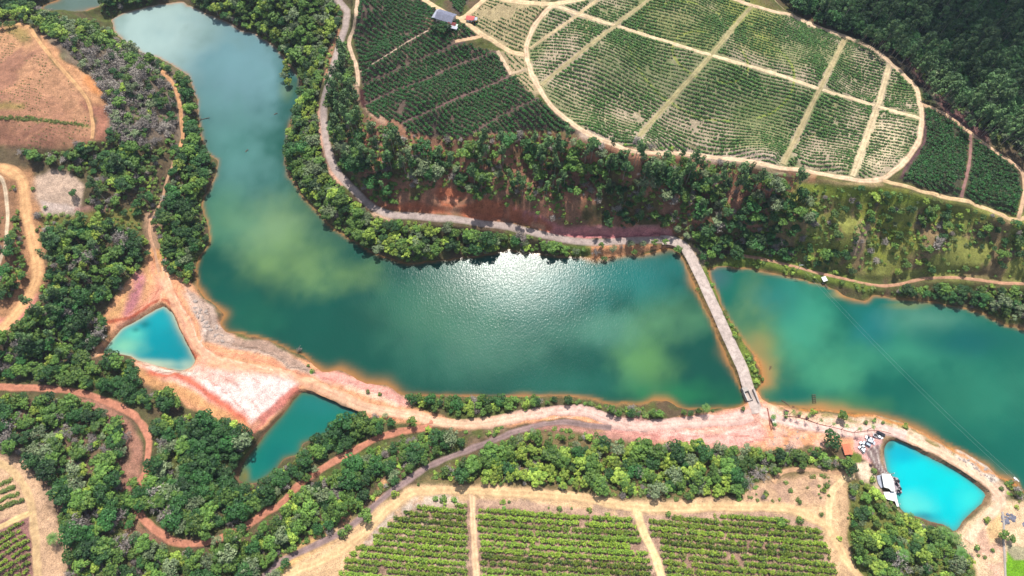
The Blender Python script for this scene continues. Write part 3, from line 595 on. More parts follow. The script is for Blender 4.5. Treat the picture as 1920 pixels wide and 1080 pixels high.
BL = {
 'reservoir': [(300,60,170,110,(160,184,180),1.0),(450,150,120,130,(104,142,148),.9),(450,290,110,110,(84,132,126),.75),(400,420,70,60,(70,126,100),.5),(480,600,60,40,(34,104,82),.5),(900,600,160,90,(66,124,100),.45),(760,570,70,50,(40,108,86),.5),(520,430,80,60,(112,144,104),.75),(560,500,100,55,(108,142,90),.75),(430,410,60,60,(96,142,110),.5),(660,515,60,30,(104,138,84),.5),(1000,560,170,80,(36,100,90),.5),(1250,600,85,45,(86,140,100),.6),(1210,680,60,60,(96,148,88),.65),(1130,620,80,40,(84,140,118),.5),(1270,740,120,30,(40,122,78),.6),(1150,530,120,50,(30,118,112),.6),(880,660,120,60,(64,118,98),.45),(1250,500,90,30,(24,112,108),.6),(820,590,110,60,(70,120,92),.3),(1060,720,120,35,(40,108,92),.5),(540,170,14,18,(112,132,88),.5)],  # pale blobs at the far left end: cloud reflection painted into the water colour
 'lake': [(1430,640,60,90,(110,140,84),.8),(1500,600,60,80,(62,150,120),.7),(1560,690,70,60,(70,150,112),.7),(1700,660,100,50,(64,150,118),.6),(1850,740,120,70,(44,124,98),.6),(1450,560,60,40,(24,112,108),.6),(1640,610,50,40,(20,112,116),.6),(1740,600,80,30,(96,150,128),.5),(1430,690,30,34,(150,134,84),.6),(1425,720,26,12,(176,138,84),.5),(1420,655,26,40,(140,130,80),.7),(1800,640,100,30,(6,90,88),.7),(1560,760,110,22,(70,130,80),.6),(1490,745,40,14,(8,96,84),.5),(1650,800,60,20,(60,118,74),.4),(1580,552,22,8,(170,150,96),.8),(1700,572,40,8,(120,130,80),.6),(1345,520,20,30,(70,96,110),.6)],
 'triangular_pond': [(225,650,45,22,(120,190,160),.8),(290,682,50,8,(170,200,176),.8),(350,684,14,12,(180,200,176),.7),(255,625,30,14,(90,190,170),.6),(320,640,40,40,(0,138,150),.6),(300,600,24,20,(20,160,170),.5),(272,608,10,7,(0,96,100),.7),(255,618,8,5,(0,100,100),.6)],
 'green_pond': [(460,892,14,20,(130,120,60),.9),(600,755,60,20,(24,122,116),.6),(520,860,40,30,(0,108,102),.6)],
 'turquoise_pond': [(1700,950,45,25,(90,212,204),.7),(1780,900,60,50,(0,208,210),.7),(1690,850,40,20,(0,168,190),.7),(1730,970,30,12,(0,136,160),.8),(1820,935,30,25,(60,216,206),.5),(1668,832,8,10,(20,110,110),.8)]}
ORANGE_SHORE = [(1240,755,30,1),(700,722,60,1),(620,700,50,.9),(420,590,30,.9),(375,545,25,.8),(980,745,22,.8),(1560,770,60,1.2),(1700,800,60,.8),(1430,700,40,1),(1230,470,40,.6),(1120,484,30,.5),(1300,530,30,.5),(1360,660,40,.5),(370,245,14,.6),(1600,550,30,.7),(1850,880,50,.5),(540,330,10,.4),(540,205,10,.4)]
for (nm, P, lv), D in zip(BODIES, SDF):
    px, py = ray([p[0] for p in P], [p[1] for p in P], lv)
    st = 1.6 if len(P) > 30 and nm != 'turquoise_pond' else .8
    x = np.arange(max(px.min() - 6, -470), min(px.max() + 6, 470), st); y = np.arange(max(py.min() - 6, -125), min(py.max() + 6, 535), st)
    WXX, WYY = np.meshgrid(x, y, indexing='ij')
    d = [s for s, b in zip(shore(WXX, WYY), BODIES) if b[0] == nm][0]
    u, v, _ = proj(WXX, WYY, lv)
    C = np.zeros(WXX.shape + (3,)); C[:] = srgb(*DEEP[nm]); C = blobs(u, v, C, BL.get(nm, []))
    depth = np.maximum(-d, 0)
    # shallows: the clay bed shows through
    sw = np.full(d.shape, .55 if nm in ('reservoir', 'lake') else .9)
    for a, b, r, q in ORANGE_SHORE: sw = sw + 1.5 * q * np.exp(-((u - a) ** 2 + ((v - b) * 1.6) ** 2) / r ** 2) * (nm in ('reservoir', 'lake'))
    sw *= .6 + .9 * fbm(WXX, WYY, 12, 44, 3)
    a = np.exp(-(depth / sw) ** 1.4)[..., None] * .75
    bed = np.array(srgb(*{'triangular_pond': (190,190,160), 'green_pond': (110,110,70), 'turquoise_pond': (90,150,140)}.get(nm, (196,134,78))))
    a2 = np.exp(-(depth / (sw * 2.2)) ** 1.5)[..., None] * .6
    C = C * (1 - a2) + C * .5 * a2 + bed * .45 * a2; C = C * (1 - a) + bed * a
    C *= (1 + (fbm(WXX, WYY, 30, 33, 4) - .5) * .35)[..., None]
    n, mth = WXX.shape; ix = np.arange(n * mth).reshape(n, mth)
    ok = d < 2.5; fk = ok[:-1, :-1] | ok[1:, :-1] | ok[1:, 1:] | ok[:-1, 1:]
    F = np.stack([ix[:-1, :-1], ix[1:, :-1], ix[1:, 1:], ix[:-1, 1:]], -1)[fk]
    used, inv = np.unique(F, return_inverse=True)
    V = np.stack([WXX, WYY, np.full_like(WXX, lv)], -1).reshape(-1, 3)[used]
    mat = water_mat('water_' + nm, *{'reservoir': (.165, .10, 1.5, .10), 'lake': (.12, .10, 1.4, .35), 'far_lake': (.12, .25, .8, .5)}.get(nm, (.06, .08, 1.2, .4)))
    ob(nm, mesh_np(nm, V, inv.reshape(F.shape), [mat], col=C.reshape(-1, 3)[used].clip(0, 1), smooth=True), kind='structure')
# ------------------------------------------------------------------ foliage materials and plant shapes
def leaf_mat(name, lo, hi, k=1.15):
    m, t, b = material(name)
    at = t.add('ShaderNodeAttribute', attribute_name='tone'); oi = t.add('ShaderNodeObjectInfo')
    f = t.math('ADD', at.outputs['Fac'], t.math('MULTIPLY', t.math('SUBTRACT', oi.outputs['Random'], .5), .45), True)
    c = t.mix(f, srgb(*lo, k), srgb(*hi, k))
    h = t.add('ShaderNodeHueSaturation'); t.link(c, h.inputs['Color']); t.link(t.math('ADD', t.math('MULTIPLY', oi.outputs['Random'], .035), .482), h.inputs['Hue'])
    r2 = t.math('FRACT', t.math('MULTIPLY', oi.outputs['Random'], 17.3)); t.link(t.math('ADD', t.math('MULTIPLY', r2, .6), .7), h.inputs['Value'])
    t.link(h.outputs[0], b.inputs['Base Color']); b.inputs['Roughness'].default_value = .62; b.inputs['Specular IOR Level'].default_value = .35
    return m
def flat_mat(name, c, rough=.8, k=1.4, metal=0, noise=None):
    m, t, b = material(name); col = srgb(*c, k)
    b.inputs['Base Color'].default_value = (*col, 1); b.inputs['Roughness'].default_value = rough; b.inputs['Metallic'].default_value = metal
    if noise:
        n = t.noise(coords(t), noise[0], 4, .6); v = t.ramp(n, .3, .7, 1 - noise[1], 1 + noise[1])
        vm = t.add('ShaderNodeVectorMath', operation='SCALE'); vm.inputs[0].default_value = col; t.link(v, vm.inputs['Scale']); t.link(vm.outputs[0], b.inputs['Base Color'])
    return m
LEAF = {
 'dark': leaf_mat('leaves_dark', (24,58,30), (72,116,50)),
 'mid': leaf_mat('leaves_mid', (42,80,30), (126,156,64)),
 'light': leaf_mat('leaves_light', (72,108,32), (184,202,84)),
 'olive': leaf_mat('leaves_olive', (66,86,58), (150,164,116)),
 'euc': leaf_mat('leaves_eucalyptus', (38,74,40), (120,148,86)),
 'bare': leaf_mat('twigs', (104,94,86), (176,166,156)),
 'coffee': leaf_mat('leaves_coffee', (36,74,20), (160,184,60)),
 'coffeedark': leaf_mat('leaves_coffee_dark', (14,52,22), (58,112,40)),
 'fieldrow': leaf_mat('leaves_field', (44,84,36), (104,142,64)),
 'scrub': leaf_mat('leaves_scrub', (64,86,34), (140,150,72)),
 'palm': leaf_mat('leaves_palm', (36,84,36), (124,164,74)),
 'purple': leaf_mat('leaves_purple', (64,30,52), (110,60,84)),
}
BARK = flat_mat('bark', (120,100,84), .9, noise=(6,.25)); BARKP = flat_mat('bark_pale', (176,160,146), .9, noise=(5,.25)); BARKG = flat_mat('bark_grey', (178,168,168), .9, noise=(5,.2))

def quads(P, N, s, asp, rng):
    """small leaf faces at P facing N"""
    n = len(P); N = N / (np.linalg.norm(N, axis=1)[:, None] + 1e-9)
    a = rng.normal(size=(n, 3)); A = np.cross(N, a); A /= np.linalg.norm(A, axis=1)[:, None] + 1e-9; B = np.cross(N, A)
    s = np.asarray(s).reshape(-1, 1) * .5 * np.ones((n, 1)); A = A * s; B = B * s * asp
    f = N * s * rng.uniform(-.35, .35, (n, 1))
    V = np.stack([P - A - B, P + A - B + f, P + A * .8 + B, P - A * .8 + B - f], 1).reshape(-1, 3)
    return V, np.arange(4 * n).reshape(n, 4)
def tube(p0, p1, r0, r1, k=5):
    p0 = np.array(p0, float); p1 = np.array(p1, float); d = p1 - p0; d /= np.linalg.norm(d) + 1e-9
    a = np.cross(d, [0.3, 1, .2]); a /= np.linalg.norm(a); b = np.cross(d, a); th = np.arange(k) * 2 * math.pi / k
    c = np.cos(th)[:, None] * a + np.sin(th)[:, None] * b
    V = np.vstack([p0 + c * r0, p1 + c * r1]); i = np.arange(k); j = (i + 1) % k
    return V, np.stack([i, j, j + k, i + k], 1)
def merge(parts):
    Vs, Fs, o = [], [], 0
    for V, F in parts: Vs.append(V); Fs.append(F + o); o += len(V)
    return np.vstack(Vs), np.vstack(Fs)
def lobes_crown(L, n, s, rng, low=-.35, asp=.8):
    """leaf faces over a cluster of lobes L = [(x, y, z, r)]"""
    L = np.array(L); area = L[:, 3] ** 2; k = rng.choice(len(L), n, p=area / area.sum())
    d = rng.normal(size=(n, 3)); d /= np.linalg.norm(d, axis=1)[:, None]; d[:, 2] = np.where(d[:, 2] < low, -d[:, 2], d[:, 2])
    rad = L[k, 3] * rng.uniform(.72, 1.12, n) ** .8
    P = L[k, :3] + d * rad[:, None] * np.array([1, 1, .82])
    for q in range(len(L)):
        ins = np.linalg.norm(P - L[q, :3], axis=1) < L[q, 3] * .62
        P = P[~ins]; d = d[~ins]; k = k[~ins]
    N = d + rng.normal(size=d.shape) * .45 + np.array([0, 0, .35])
    V, F = quads(P, N, rng.uniform(.65, 1.3, len(P)) * s, asp, rng)
    lob = rng.uniform(-.22, .22, len(L)); tone = (.42 + lob[k] + rng.uniform(-.28, .28, len(P))).clip(0, 1)
    return V, F, tone
def make_broad(seed, wide=3.4, h=8.0, nl=9, n=760, s=.5, tall=.55):
    nl = int(nl * 1.7); n = int(n * 1.25); s = s * .84
    r = np.random.default_rng(seed); L = []; ex_ = r.uniform(.82, 1.22)
    for i in range(nl):
        a = i * 2.4 + r.uniform(-.4, .4); q = math.sqrt((i + .3) / nl) * wide * .72
        L.append((q * math.cos(a) * ex_ + r.uniform(-.4, .4), q * math.sin(a) / ex_ + r.uniform(-.4, .4), h * (1 - tall * .42) - q * q / wide * .30 + r.uniform(-.8, .8) - .8, r.uniform(.17, .38) * wide))
    V, F, T = lobes_crown(L, n, s, r)
    tr = [tube((0, 0, -.6), (r.uniform(-.2, .2), r.uniform(-.2, .2), h * .5), .24, .16)]
    for l in L[::2]: tr.append(tube((0, 0, h * .42), (l[0] * .8, l[1] * .8, l[2] - .2), .12, .05, 4))
    return (V, F, T), merge(tr)
def make_euc(seed, h=17.0):
    r = np.random.default_rng(seed); L = []
    for i in range(8):
        z = h * (.58 + .40 * i / 7); q = (1 - i / 9) * 1.7; a = r.uniform(0, 6.28)
        L.append((q * math.cos(a), q * math.sin(a), z, r.uniform(.75, 1.25)))
    V, F, T = lobes_crown(L, 420, .5, r, low=-.7)
    tr = [tube((0, 0, -.6), (.1, 0, h * .6), .19, .12), tube((.1, 0, h * .6), (0, 0, h * .95), .12, .05)]
    for l in L[:5]: tr.append(tube((0.05, 0, l[2] - 1.5), l[:3], .06, .03, 4))
    return (V, F, T), merge(tr)
def make_bare(seed, h=6.5):
    r = np.random.default_rng(seed); tr = [tube((0, 0, -.5), (0, 0, h * .45), .16, .11)]; P = []; D = []
    for i in range(11):
        a = r.uniform(0, 6.28); e = r.uniform(.3, 1.3); ln = r.uniform(.3, .55) * h
        p0 = np.array([0, 0, h * r.uniform(.2, .45)]); d = np.array([math.cos(a) * math.cos(e), math.sin(a) * math.cos(e), math.sin(e)]); p1 = p0 + d * ln
        tr.append(tube(p0, p1, .09, .04, 4))
        for j in range(7):
            q = p0 + d * ln * r.uniform(.35, 1); dd = d + r.normal(size=3) * .7; dd /= np.linalg.norm(dd); tr.append(tube(q, q + dd * r.uniform(.5, 1.4), .05, .02, 3))
            for _ in range(5): P.append(q + dd * r.uniform(.4, 1.6) + r.normal(size=3) * .25)
    P = np.array(P); V, F = quads(P, r.normal(size=P.shape) + (0, 0, .6), r.uniform(.35, .7, len(P)), .26, r)
    return (V, F, r.uniform(.1, .9, len(F))), merge(tr)
def make_bush(seed, w=1.5, h=1.7, n=170, s=.36):
    r = np.random.default_rng(seed)
    L = [(r.uniform(-.5, .5) * w, r.uniform(-.5, .5) * w, h * .5 + r.uniform(-.1, .25), r.uniform(.4, .6) * w) for _ in range(5)]
    V, F, T = lobes_crown(L, n, s, r)
    return (V, F, T), merge([tube((0, 0, -.4), (a[0] * .6, a[1] * .6, h * .5), .06, .03, 4) for a in L[:3]])
def make_palm(seed, h=6.0, R_=3.0, n=15):
    r = np.random.default_rng(seed); Vs = []; Ts = []
    parts = []
    for i in range(n):
        a = i * 2.399 + r.uniform(-.2, .2); el = r.uniform(.1, 1.1); L = R_ * r.uniform(.8, 1.1); p = np.array([0, 0, h]); d = np.array([math.cos(a), math.sin(a), 0]); side = np.array([-d[1], d[0], 0])
        sp = []
        for k in range(8):
            q = k / 7; sp.append(p + d * L * q * math.cos(el * .6) + np.array([0, 0, L * (math.sin(el) * q - .75 * q * q)]))
        for k in range(7):
            for sgn in (-1, 1):
                for sub in (0, .5):
                    b0 = sp[k] + (sp[k + 1] - sp[k]) * sub; wln = R_ * .26 * (math.sin(math.pi * min(.95, (k + sub) / 7 + .12))) + .05
                    tip = b0 + side * sgn * wln + d * wln * .6 + np.array([0, 0, -.25 * wln]); e = (sp[k + 1] - sp[k]) * .32
                    parts.append((np.array([b0, b0 + e, tip + e * .3, tip]), np.array([[0, 1, 2, 3]])))
    V, F = merge(parts); T = r.uniform(.15, .9, len(F))
    tr = []; q0 = np.array([0, 0, -.4]); 
    for k in range(4):
        q1 = np.array([.12 * math.sin(k), .1 * k, h * (k + 1) / 4]); tr.append(tube(q0, q1, .2 - .02 * k, .18 - .02 * k, 6)); q0 = q1
    return (V, F, T), merge(tr)
def turf(V, F, T, s=1): return V * s, F, T
SPECIES = {}
def reg(sp, kind, makers, leaf, bark):
    L = []
    for (cr, tr) in makers:
        c = mesh_np(sp + '_crown', cr[0], cr[1], [LEAF[leaf]], fcol=cr[2]); tk = mesh_np(sp + '_trunk', tr[0], tr[1], [bark])
        V, F = merge([(cr[0], cr[1]), tr]); j = mesh_np(sp + '_whole', V, F, [LEAF[leaf], bark], mat_idx=np.r_[np.zeros(len(cr[1])), np.ones(len(tr[1]))], fcol=np.r_[cr[2], np.full(len(tr[1]), .5)])
        L.append((c, tk, j))
    SPECIES[sp] = dict(kind=kind, v=L)
reg('dark', 'tree', [make_broad(s, 3.5, 8) for s in (1, 2, 3, 41)], 'dark', BARK)
reg('mid', 'tree', [make_broad(s, 3.2, 8, 8) for s in (4, 5, 6, 42)], 'mid', BARK)
reg('light', 'tree', [make_broad(s, 2.9, 6.8, 8, 640, .48) for s in (7, 8, 9, 43)], 'light', BARKP)
reg('olive', 'tree', [make_broad(s, 3.2, 7.6, 9, 520, .45) for s in (10, 11, 12)], 'olive', BARKP)
reg('euc', 'tree', [make_euc(s) for s in (13, 14, 15)], 'euc', BARKP)
reg('bare', 'bare', [make_bare(s) for s in (16, 17, 18)], 'bare', BARKG)
reg('bush', 'bush', [make_bush(s) for s in (19, 20)], 'mid', BARK)
reg('scrub', 'bush', [make_bush(s, 1.2, .9, 110, .33) for s in (21, 22)], 'scrub', BARK)
reg('lightbush', 'bush', [make_bush(s) for s in (23, 24)], 'light', BARK)
reg('palm', 'palm', [make_palm(25), make_palm(26, 5, 3.2, 17)], 'palm', BARKP)
reg('coffee', 'row', [make_bush(s, .95, 1.5, 60, .36) for s in (27, 28, 29)], 'coffee', BARK)
reg('coffeedark', 'row', [make_bush(s, 1.0, 1.6, 56, .42) for s in (30, 31)], 'coffeedark', BARK)
reg('fieldrow', 'row', [make_bush(s, .8, .9, 34, .42) for s in (32, 33)], 'fieldrow', BARK)
reg('twig', 'bush', [make_bare(s, 2.6) for s in (34, 35)], 'bare', BARKG)

ORDER = sorted(SPECIES)
PROTO = bpy.data.collections.new('plant_kinds'); PIDX = {}; c_ = 0
for sp in ORDER:
    PIDX[sp] = []
    for k, v in enumerate(SPECIES[sp]['v']):
        o = bpy.data.objects.new('p%03d' % c_, v[2]); PROTO.objects.link(o); PIDX[sp].append(c_); c_ += 1
def scatter_tree():
    ng = bpy.data.node_groups.new('scatter', 'GeometryNodeTree')
    ng.interface.new_socket('Geometry', in_out='INPUT', socket_type='NodeSocketGeometry'); ng.interface.new_socket('Geometry', in_out='OUTPUT', socket_type='NodeSocketGeometry')
    n = ng.nodes; gi = n.new('NodeGroupInput'); go = n.new('NodeGroupOutput'); ip = n.new('GeometryNodeInstanceOnPoints'); ci = n.new('GeometryNodeCollectionInfo')
    ci.inputs['Collection'].default_value = PROTO; ci.inputs['Separate Children'].default_value = True; ci.inputs['Reset Children'].default_value = True
    def at(nm, ty):
        a = n.new('GeometryNodeInputNamedAttribute'); a.data_type = ty; a.inputs['Name'].default_value = nm; return [o for o in a.outputs if o.enabled][0]
    l = ng.links; l.new(gi.outputs[0], ip.inputs['Points']); l.new(ci.outputs[0], ip.inputs['Instance']); ip.inputs['Pick Instance'].default_value = True
    l.new(at('pick', 'INT'), ip.inputs['Instance Index']); l.new(at('turn', 'FLOAT_VECTOR'), ip.inputs['Rotation']); l.new(at('size', 'FLOAT_VECTOR'), ip.inputs['Scale'])
    l.new(ip.outputs[0], go.inputs[0]); return ng
NGS = scatter_tree()
def stuff(name, items, label=None, cat=None):
    """items: list of (x, y, z, species, scale, scale_z, rot)"""
    me = bpy.data.meshes.new(name); n = len(items); me.vertices.add(n)
    me.vertices.foreach_set('co', np.array([i[:3] for i in items], np.float32).ravel())
    pk = me.attributes.new('pick', 'INT', 'POINT'); pk.data.foreach_set('value', np.array([PIDX[i[3]][int(abs(i[0] * 7.3 + i[1] * 3.1)) % len(PIDX[i[3]])] for i in items], np.int32))
    tu = me.attributes.new('turn', 'FLOAT_VECTOR', 'POINT'); tu.data.foreach_set('vector', np.array([(0, 0, i[6]) for i in items], np.float32).ravel())
    sz = me.attributes.new('size', 'FLOAT_VECTOR', 'POINT'); sz.data.foreach_set('vector', np.array([(i[4], i[4], i[5]) for i in items], np.float32).ravel())
    o = ob(name, me, kind='stuff'); md = o.modifiers.new('scatter', 'NODES'); md.node_group = NGS
    if label: o['label'] = label
    if cat: o['category'] = cat
    return o

def roadd(x, y): return bil(road_d[NR:NR + len(fx), NR:NR + len(fy)], X0, Y0, G, x, y)
def waterd(x, y): return np.minimum.reduce(shore(x, y))

# ------------------------------------------------------------------ woods: (outline in photo pixels, density, species mix, size)
ZN = [
 ("shore", [(355,-5),(640,0),(638,45),(612,75),(604,110),(598,150),(596,190),(596,230),(600,280),(612,318),(645,360),(690,402),(740,412),(800,418),(900,432),(1000,446),(1070,462),(1085,478),(1040,480),(960,470),(860,487),(765,495),(690,474),(625,435),(590,395),(560,355),(537,305),(536,270),(548,222),(566,150),(548,122),(480,60),(360,5)], .9, dict(mid=4,olive=2.4,light=3,dark=1.5), .95),
 ("slope_top", [(612,75),(658,75),(664,160),(672,212),(700,222),(770,255),(850,262),(900,250),(1000,250),(1090,252),(1180,262),(1240,275),(1330,302),(1500,330),(1510,350),(1250,340),(1100,318),(900,330),(800,320),(720,300),(650,310),(622,270),(612,200)], .74, dict(mid=4,euc=3.2,dark=2.6,olive=.8), 1.05),
 ("slope", [(622,270),(650,310),(720,300),(800,320),(900,330),(1100,318),(1250,340),(1400,345),(1380,420),(1290,435),(1250,420),(1100,412),(1000,398),(930,378),(820,350),(760,385),(700,378),(650,335)], .5, dict(mid=4,euc=1.6,dark=3.0,olive=1.6,bare=1.0), .8),
 ("corner_wood", [(1250,335),(1500,345),(1540,400),(1480,440),(1500,488),(1400,480),(1330,490),(1290,450),(1260,420),(1240,380)], .8, dict(dark=5,mid=3,olive=.8), .85),
 ("right_slope", [(1500,345),(1640,352),(1745,375),(1905,415),(1920,425),(1920,522),(1850,517),(1700,516),(1600,508),(1480,485),(1480,440),(1540,400)], .42, dict(dark=3,mid=4,light=1.2,bare=.35,olive=1), .66),
 ("right_slope_clump", [(1660,420),(1720,400),(1830,410),(1900,430),(1890,500),(1780,512),(1680,505)], .45, dict(dark=5,mid=4), .82),
 ("right_shore", [(1640,550),(1720,536),(1800,534),(1920,545),(1920,608),(1850,590),(1760,563)], .85, dict(dark=4,mid=4,olive=.6), .8),
 ("far_wood_edge", [(1560,35),(1640,55),(1740,110),(1800,170),(1860,220),(1920,265),(1920,300),(1860,262),(1790,205),(1730,150),(1680,100),(1610,58)], .9, dict(euc=8,olive=.8), 1.0),
 ("far_wood", [(1440,-5),(1920,-60),(1920,300),(1860,262),(1800,205),(1740,160),(1690,105),(1600,52),(1500,18)], .85, dict(euc=1.6,dark=7), 1.15),
 ("top_left", [(0,18),(60,16),(110,28),(190,45),(212,68),(232,92),(180,85),(110,72),(60,44),(0,40)], .8, dict(mid=3,light=2.5,olive=1.5,dark=1), .9),
 ("top_left_far", [(0,-60),(70,-60),(100,0),(60,12),(0,12)], .9, dict(dark=5,mid=2), 1),
 ("top_spit", [(195,-50),(350,-50),(345,0),(285,8),(228,24),(205,34),(190,22),(192,0)], .85, dict(dark=4,mid=3), .95),
 ("bare_scrub", [(110,72),(185,88),(235,92),(262,105),(300,125),(322,165),(332,215),(330,262),(300,285),(204,262),(208,205),(190,160),(150,120)], .62, dict(bare=4.5,mid=2.2,dark=1.8,light=.9,olive=1.2), .7),
 ("left_shore", [(235,68),(262,102),(292,110),(345,140),(358,170),(366,210),(370,260),(395,290),(404,320),(385,365),(388,430),(384,465),(364,490),(362,520),(345,532),(305,492),(296,440),(300,380),(312,330),(345,258),(338,190),(310,130),(262,110),(235,92)], .85, dict(dark=4,mid=3.5,light=1,olive=.5), .95),
 ("left_hill", [(25,275),(90,285),(170,268),(230,262),(330,265),(340,300),(310,350),(292,420),(270,395),(190,400),(160,395),(165,340),(110,312),(60,300)], .72, dict(dark=4,mid=3,euc=.8,light=.6,bare=.8), .9),
 ("left_hill_low", [(72,430),(150,405),(230,420),(275,445),(275,470),(235,520),(195,570),(190,640),(140,668),(60,690),(0,705),(0,640),(40,608),(75,565),(88,500)], .78, dict(dark=4,mid=4,light=1.1,euc=1,bare=.9), .95),
 ("left_strip", [(0,470),(25,395),(42,395),(48,500),(22,560),(0,590)], .6, dict(dark=4,mid=3), .8),
 ("left_strip_top", [(20,318),(48,338),(34,380),(18,360)], .5, dict(dark=3,mid=3), .7),
 ("pond_side", [(0,640),(60,660),(150,655),(170,680),(240,672),(258,700),(268,728),(330,738),(330,762),(285,765),(225,738),(120,718),(0,712)], .78, dict(mid=4,dark=3.5,light=1.2,olive=.5), .9),
 ("bottom_left", [(0,735),(140,752),(190,772),(232,800),(236,860),(215,900),(250,940),(240,985),(200,1000),(150,1080),(118,1080),(130,1020),(110,975),(85,900),(50,855),(0,830)], .78, dict(dark=4,mid=4,light=1.2,olive=.8,bare=.7), .95),
 ("centre_left", [(292,780),(400,782),(468,812),(455,850),(436,900),(465,915),(495,905),(520,885),(560,858),(575,835),(620,800),(690,778),(735,790),(700,812),(620,845),(560,890),(500,940),(440,978),(372,1002),(318,990),(288,968),(262,930),(288,885),(292,830)], .88, dict(dark=5,mid=3.5,light=.7,olive=1,bare=.3), 1.08),
 ("middle", [(720,830),(810,812),(900,808),(948,800),(945,812),(850,848),(780,880),(735,912),(700,940),(660,985),(560,1030),(500,1080),(130,1080),(190,1010),(255,1000),(330,1035),(440,1015),(520,970),(575,915),(650,868)], .66, dict(mid=4,dark=3,olive=1.8,light=1.2,bare=.5), .95),
 ("dike_hedge", [(752,740),(850,744),(1000,744),(1070,746),(1160,764),(1245,768),(1240,786),(1180,784),(1110,760),(1050,756),(950,770),(880,778),(790,760)], .97, dict(dark=4,mid=4,light=.6), .84),
 ("main_wood", [(850,870),(960,822),(1000,800),(1060,806),(1130,818),(1190,830),(1290,836),(1400,838),(1470,845),(1540,840),(1590,872),(1570,882),(1480,872),(1430,895),(1390,925),(1290,928),(1240,930),(1180,932),(1090,915),(1000,905),(850,900),(790,902)], .8, dict(light=4,mid=4,dark=2,olive=2,bare=.35), .95),
 ("corner_right", [(1592,915),(1635,895),(1655,930),(1690,965),(1740,982),(1780,1000),(1815,1035),(1832,1080),(1625,1080),(1592,1010)], .72, dict(mid=4,light=2.5,dark=2.5,olive=2,bare=.35), .85),
]
ZP = [(n, np.array(out(P)), min(.97, d * 1.15) if d > .6 else d * 1.15, m, s) for n, P, d, m, s in ZN]
KEEP_OUT = [[(1560,800),(1640,800),(1660,900),(1640,905),(1600,870),(1575,860),(1545,830)], [(1420,760),(1600,800),(1600,830),(1420,830)], [(55,335),(135,322),(160,345),(150,385),(150,402),(80,400)],
            [(660,215),(690,235),(720,270),(680,260)], [(770,340),(860,345),(880,380),(800,385)], [(1420,410),(1445,440),(1410,440)],[(560,1010),(660,960),(720,950),(640,1010),(540,1060)],[(700,890),(725,900),(705,945),(690,930)]]
HT = dict(dark=8, mid=8, light=6.8, olive=7.6, euc=17, bare=6.5)
TREES = []
def try_trees(step, seed):
    r = np.random.default_rng(seed)
    gx, gy = np.meshgrid(np.arange(-375, 375, step), np.arange(-35, 432, step), indexing='ij')
    gx = (gx + r.uniform(-.5, .5, gx.shape) * step).ravel(); gy = (gy + r.uniform(-.5, .5, gy.shape) * step).ravel()
    z = getZ(gx, gy); rd = roadd(gx, gy); wd = waterd(gx, gy)
    done = np.zeros(gx.shape, bool); rnd = r.random(gx.shape)
    for n, P, dens, mix, sc in ZP:
        sp = np.array(list(mix)); pr = np.array([mix[k] for k in sp], float); pr /= pr.sum()
        tall = 9 if 'euc' in mix and mix['euc'] > 3 else 5.2
        u, v, dep = proj(gx, gy, z + tall * sc)
        m = inpoly(u, v, P) & ~done
        for K in KEEP_OUT: m &= ~inpoly(u, v, np.array(K))
        done |= m
        cl = fbm(gx[m], gy[m], 16, len(n), 3); dloc = dens * (np.clip((cl - .27) * 6, .3, 1.08) if dens > .6 and n in ('bottom_left','left_hill','left_hill_low','middle','main_wood','slope_top','corner_right','pond_side') else 1 if dens > .6 else np.clip((cl - .36) * 5, .1, 1.5))
        k = np.where(m)[0][rnd[m] < dloc]
        need = .3 if n in ('bottom_left', 'centre_left', 'middle', 'main_wood') else 1.0
        k = k[(rd[k] > need) & (wd[k] > (.6 if 'shore' in n or n == 'dike_hedge' else 1.2))]
        # neighbours tend to be of one sort
        f = fbm(gx[k], gy[k], 14, 99, 2)
        for i, q in zip(k, f):
            s = r.choice(sp, p=pr) if r.random() < .55 else sp[min(len(sp) - 1, int(np.searchsorted(np.cumsum(pr), np.clip((q - .25) * 2, 0, .999))))]
            k1 = .86 * sc * r.lognormal(0, .3)
            if s == 'euc': k1 = sc * r.uniform(.75, 1.1)
            edge = 1.0
            if rd[i] < 3.2: k1 = min(k1, .7)
            k1 = min(k1, 1.45)
            TREES.append([gx[i], gy[i], z[i] - .1, s, k1, k1 * r.uniform(.8, 1.1), r.uniform(0, 6.28), n])
try_trees(3.1, 5)
